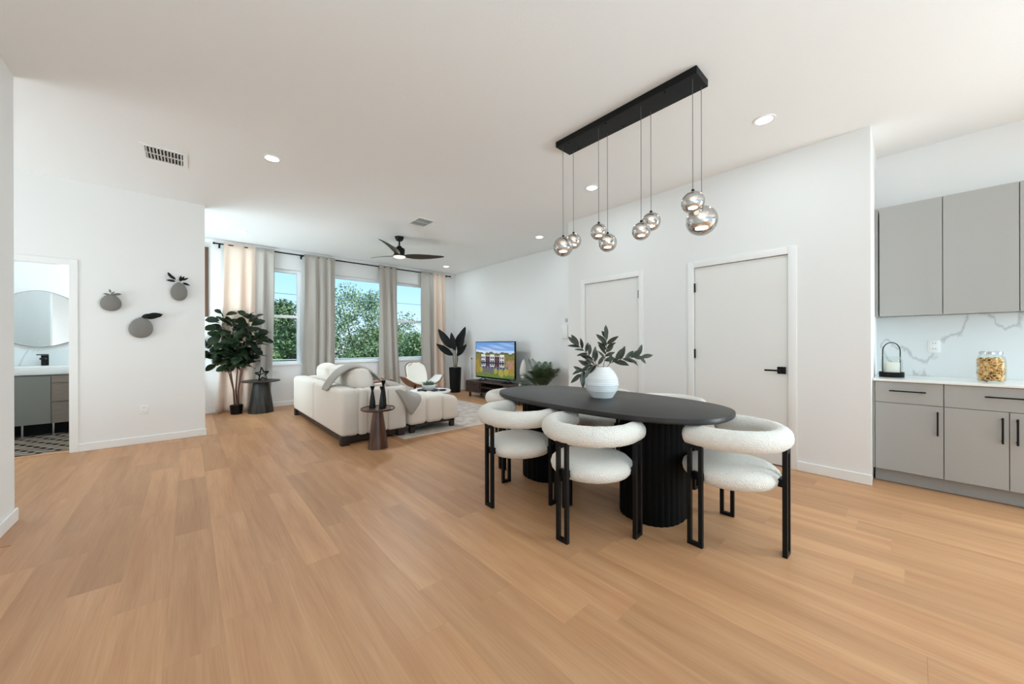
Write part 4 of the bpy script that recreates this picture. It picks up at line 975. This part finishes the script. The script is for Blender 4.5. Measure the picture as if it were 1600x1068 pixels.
# ------------------------------------------------------------------ kitchen
XC = 4.42
struct(B('trim_6', MARBLE, None, (XK - 0.012, XK, -2.4, YE, 0.885, 1.44)), 'veined marble backsplash')
def unit(y1, y0, dr_pull, doors, label):
    """Base cabinet from y0 (nearer the frame edge) to y1."""
    yc = (y0 + y1) / 2; w2 = (y1 - y0) / 2; g = 0.0018
    t_ = thing('base_cabinet', label, 'cabinet', (XC, yc, 0), group='grey base cabinets')
    B('body', CABSIDE, t_, (0.021, XK - XC - 0.013, -w2, w2, 0.112, 0.866))
    B('toe_kick', CABSIDE, t_, (0.07, 0.09, -w2, w2, 0.0, 0.112))
    dr = B('drawer', CAB, t_, (0, 0.02, -w2 + g, w2 - g, 0.688, 0.862), bev=0.0015, seg=1)
    def pull(parent, horiz, a, b, c):
        bm = bmesh.new()
        if horiz:
            box(bm, -0.036, -0.026, a, b, c - 0.005, c + 0.005, bev=0.001, seg=1)
            for q in (a + 0.02, b - 0.03): box(bm, -0.028, 0.001, q, q + 0.01, c - 0.004, c + 0.004)
        else:
            box(bm, -0.036, -0.026, c - 0.005, c + 0.005, a, b, bev=0.001, seg=1)
            for q in (a + 0.012, b - 0.022): box(bm, -0.028, 0.001, c - 0.004, c + 0.004, q, q + 0.01)
        finish('handle', bm, BLACK, parent)
    pull(dr, True, dr_pull[0] - yc, dr_pull[1] - yc, 0.79)
    for (a, b, side) in doors:
        d = B('door', CAB, t_, (0, 0.02, a - yc + g, b - yc - g, 0.115, 0.684), bev=0.0015, seg=1)
        hy = (a + 0.032 if side < 0 else b - 0.032) - yc
        pull(d, False, 0.455, 0.645, hy)
unit(0.201, -0.181, (-0.09, 0.115), [(-0.181, 0.201, -1)], 'grey base cabinet with one door beneath the lantern')
unit(-0.182, -0.790, (-0.60, -0.375), [(-0.486, -0.182, -1), (-0.790, -0.486, 1)], 'grey base cabinet with paired doors beneath the pasta jar')
unit(-0.791, -1.40, (-1.2, -0.98), [(-1.095, -0.791, -1), (-1.40, -1.095, 1)], 'grey base cabinet with paired doors at the cut-off end')
fl = thing('filler_strip', 'narrow grey filler strip between wall and base cabinets', 'filler', (XC, 0.208, 0)); B('board', CABSIDE, fl, (0.0, 0.6, -0.006, 0.005, 0.112, 0.866))
co_ = thing('countertop', 'white quartz worktop across the grey base cabinets', 'worktop', (4.395, -0.6, 0.867)); B('slab', QUARTZ, co_, (0, XK - 4.395 - 0.013, -0.9, 0.812, 0, 0.018), bev=0.002, seg=1)
XU = 4.75
def upper(y1, y0, label):
    yc = (y0 + y1) / 2; w2 = (y1 - y0) / 2
    t_ = thing('wall_cabinet', label, 'cabinet', (XU, yc, 1.435), group='grey wall cabinets')
    B('body', CABSIDE, t_, (0.021, XK - XU - 0.001, -w2, w2, 0.01, 0.998))
    B('door', CAB, t_, (0, 0.02, -w2 + 0.0018, w2 - 0.0018, 0, 1.0), bev=0.0015, seg=1)
upper(0.186, -0.190, 'grey wall cabinet beside the white wall end, above the lantern')
upper(-0.191, -0.570, 'grey wall cabinet above the marble outlet and pasta jar')
upper(-0.571, -0.95, 'grey wall cabinet cut off by the frame edge')
fu = thing('filler_strip', 'narrow grey filler strip between wall and wall cabinets', 'filler', (XU, 0.205, 1.435)); B('board', CABSIDE, fu, (0.01, 0.29, -0.012, 0.009, 0, 1.0))
outlet('backsplash_outlet', 'x', (XK - 0.012, -0.152, 1.158), 'white outlet on the marble backsplash')
# lantern
ZC = 0.886
ln_ = thing('lantern', 'black arched lantern holding a white candle on the worktop', 'lantern', (4.70, 0.108, ZC))
LT('tray', BLACK, ln_, [(0, 0), (0.078, 0), (0.08, 0.005), (0.08, 0.045), (0.074, 0.045), (0.072, 0.03), (0, 0.03)], 40)
LT('glass_cylinder', JARGL, ln_, [(0.066, 0.03), (0.069, 0.05), (0.069, 0.15), (0.06, 0.17), (0.068, 0.182), (0.065, 0.182), (0.057, 0.17), (0.066, 0.15), (0.066, 0.05), (0.062, 0.03)], 40)
arc = [Vector((0, 0, 0.02)) + RR * -0.079]
arc.append(RR * -0.079 + Vector((0, 0, 0.225)))
for k in range(17): a = PI - PI * k / 16; arc.append(RR * 0.079 * math.cos(a) + Vector((0, 0, 0.23 + 0.079 * math.sin(a))))
arc += [RR * 0.079 + Vector((0, 0, 0.225)), RR * 0.079 + Vector((0, 0, 0.02))]
TB('handle', BLACK, ln_, arc, 0.004, 8)
cd = thing('candle', 'thick white candle inside the black lantern', 'candle', (4.70, 0.108, ZC + 0.031))
LT('wax', M('white_wax', (242, 240, 232), 0.5), cd, [(0, 0), (0.052, 0), (0.052, 0.095), (0.046, 0.1), (0, 0.092)], 32); TB('wick', BLACK, cd, [(0, 0, 0.09), (0.002, 0, 0.108)], 0.0016, 6)
# jar
JX, JY = 4.63, -0.425
jr = thing('glass_jar', 'clear glass storage jar with metal lid on the worktop', 'jar', (JX, JY, ZC))
LT('glass', JARGL, jr, [(0, 0), (0.088, 0), (0.1, 0.012), (0.104, 0.05), (0.104, 0.16), (0.095, 0.195), (0.078, 0.21), (0.078, 0.222), (0.074, 0.222), (0.074, 0.208), (0.09, 0.192), (0.1, 0.158), (0.1, 0.05), (0.095, 0.015), (0.084, 0.005), (0, 0.005)], 48, sx=0.70, sy=0.70)
LT('lid', NICKEL, jr, [(0, 0.238), (0.078, 0.238), (0.083, 0.234), (0.083, 0.216), (0.079, 0.216), (0.079, 0.223), (0, 0.224)], 40, sx=0.70, sy=0.70)
PASTA = M('dry_pasta', (214, 172, 112), 0.7, var=(30, (228, 192, 136), (1, 1, 1)))
bm = bmesh.new(); lathe(bm, [(0.0135, -0.021), (0.0145, 0.021), (0.010, 0.021), (0.0095, -0.021), (0.0135, -0.021)], 12); bmesh.ops.remove_doubles(bm, verts=bm.verts[:], dist=1e-5)
pm = finish('pasta_piece', bm, PASTA, None, 50); pme = pm.data; bpy.data.objects.remove(pm)
rp_ = random.Random(3)
cnt = 0
for lay in range(7):
    for k in range(11):
        a = 2 * PI * k / 11 + lay * 0.4 + rp_.uniform(-0.1, 0.1); r = 0.048 if k % 4 else 0.022
        o = link('pasta_piece', pme); o.location = (JX + r * math.cos(a), JY + r * math.sin(a), ZC + 0.028 + lay * 0.0235 + rp_.uniform(-0.003, 0.003))
        o.rotation_euler = (rp_.uniform(0, PI), rp_.uniform(-0.8, 0.8), a + rp_.uniform(1.2, 1.9)); o.scale = (1, 1, 0.9)
        tag(o, 'tan dry pasta piece inside the glass jar', 'pasta', 'pasta pieces in the glass jar'); cnt += 1

# ------------------------------------------------------------------ outdoors
GR = M('garden_grass', (96, 122, 66), 0.9)
struct(B('ground', GR, None, (-40, 60, YW + 3, 90, -4.3, -4.0)), 'grass far below the windows')
FOL = [M('foliage_dark', (80, 102, 64), 0.6, var=(0.9, (122, 144, 92), (1, 1, 1))), M('foliage_mid', (104, 128, 82), 0.6, var=(0.8, (150, 168, 116), (1, 1, 1))), M('foliage_bright', (96, 142, 56), 0.6, var=(0.9, (140, 176, 76), (1, 1, 1)))]
TRK = M('grey_bark', (98, 90, 80), 0.9)
def tree(x, y, top_z, rad_, seed, mat, lb, nleaf, dens=1.0, leaf=0.15, low=-3.2):
    rd = random.Random(seed); t_ = thing('tree', lb, 'tree', (x, y, -4.0), group='trees outside the windows')
    hh = top_z + 4.0
    bm = bmesh.new(); tube(bm, [(0, 0, 0), (0.1, 0, hh * 0.2), (0, 0.1, hh * 0.4), (0, 0, hh * 0.6)], [0.22, 0.17, 0.1, 0.03], 8); finish('trunk', bm, TRK, t_, 60)
    blobs = []
    for k in range(100):
        a = rd.uniform(0, 2 * PI); zz = rd.uniform(0.12, 1.0); env = math.sqrt(max(0.02, 1 - ((zz - 0.42) / 0.62) ** 2)); rr_ = rad_ * env * math.sqrt(rd.random())
        blobs.append((Vector((rr_ * math.cos(a), rr_ * math.sin(a), zz * hh - 0.35)), rad_ * rd.uniform(0.13, 0.26)))
    for k in range(14):
        c, r = blobs[k]; bm = bmesh.new(); st = Vector((0, 0, max(0.3, c.z * 0.55))); tube(bm, [st, st.lerp(c, 0.5) + Vector((0, 0, -0.15)), c], [0.06, 0.04, 0.015], 5); finish('branch', bm, TRK, t_, 60)
    vs = []; fs = []
    for k in range(nleaf):
        c, r = blobs[rd.randrange(len(blobs))]; q = Vector((rd.gauss(0, 1), rd.gauss(0, 1), rd.gauss(0, 1))).normalized() * r * (rd.random() ** 0.45) * dens
        p = c + q; nrm = (q.normalized() + Vector((rd.gauss(0, .6), rd.gauss(0, .6), rd.gauss(0, .6) + 0.4))).normalized()
        s = nrm.cross(Vector((rd.gauss(0, 1), rd.gauss(0, 1), rd.gauss(0, 1)))).normalized(); u = nrm.cross(s); L_ = leaf * rd.uniform(0.7, 1.3)
        i = len(vs); vs += [p - s * L_ * 0.28, p + u * L_ * 0.6, p + s * L_ * 0.28, p - u * L_ * 0.6]; fs.append((i, i + 1, i + 2, i + 3))
    me = bpy.data.meshes.new('foliage'); me.from_pydata([tuple(v) for v in vs], [], fs); me.materials.append(mat); fo = link('foliage', me, t_); fo['kind'] = 'stuff'
tree(3.1, 18.0, 3.2, 2.6, 21, FOL[0], 'dark dense tree seen through the window by the fig', 30000, leaf=0.13)
tree(7.3, 21.5, 4.5, 3.4, 22, FOL[1], 'tall airy tree seen through the wide window', 26000, 1.15, leaf=0.12)
tree(9.4, 17.5, 1.9, 2.2, 23, FOL[1], 'rounded pale green tree in front of the airy tree', 24000, leaf=0.12)
tree(13.6, 24.0, 1.6, 3.0, 24, FOL[2], 'bright green bushy tree seen through the window by the shell chair', 26000, leaf=0.14)
tree(5.9, 15.6, 1.3, 1.9, 25, FOL[0], 'low dark tree at the bottom of the wide window', 22000, leaf=0.11)
tree(0.2, 23.0, 3.4, 2.9, 26, FOL[0], 'dark tree hidden behind the curtain by the fig', 14000, leaf=0.16)
tree(17.5, 30.0, 2.4, 3.4, 27, FOL[0], 'far dark tree beyond the bright green one', 14000, leaf=0.18)
tree(11.5, 29.0, 2.6, 3.4, 28, FOL[0], 'dark tree far behind the airy tree', 16000, leaf=0.18)
tree(5.0, 27.5, 2.2, 3.2, 29, FOL[0], 'dark tree far behind the dense one', 16000, leaf=0.18)
WIRE = M('power_cable', (120, 150, 170), 0.6)
for (zz, yy, lb, mt) in ((4.05, 15.0, 'highest thin overhead cable across the windows', WIRE), (2.95, 15.0, 'lower thin overhead cable across the windows', WIRE), (0.62, 14.0, 'pale thin cable crossing low in front of the trees', M('pale_cable', (200, 206, 200), 0.6))):
    bm = bmesh.new(); tube(bm, [(-8 + k * 2, yy, zz + 0.0025 * (k - 9) ** 2) for k in range(19)], 0.012, 5); tag(finish('overhead_cable', bm, mt, None, 60), lb, 'cable')
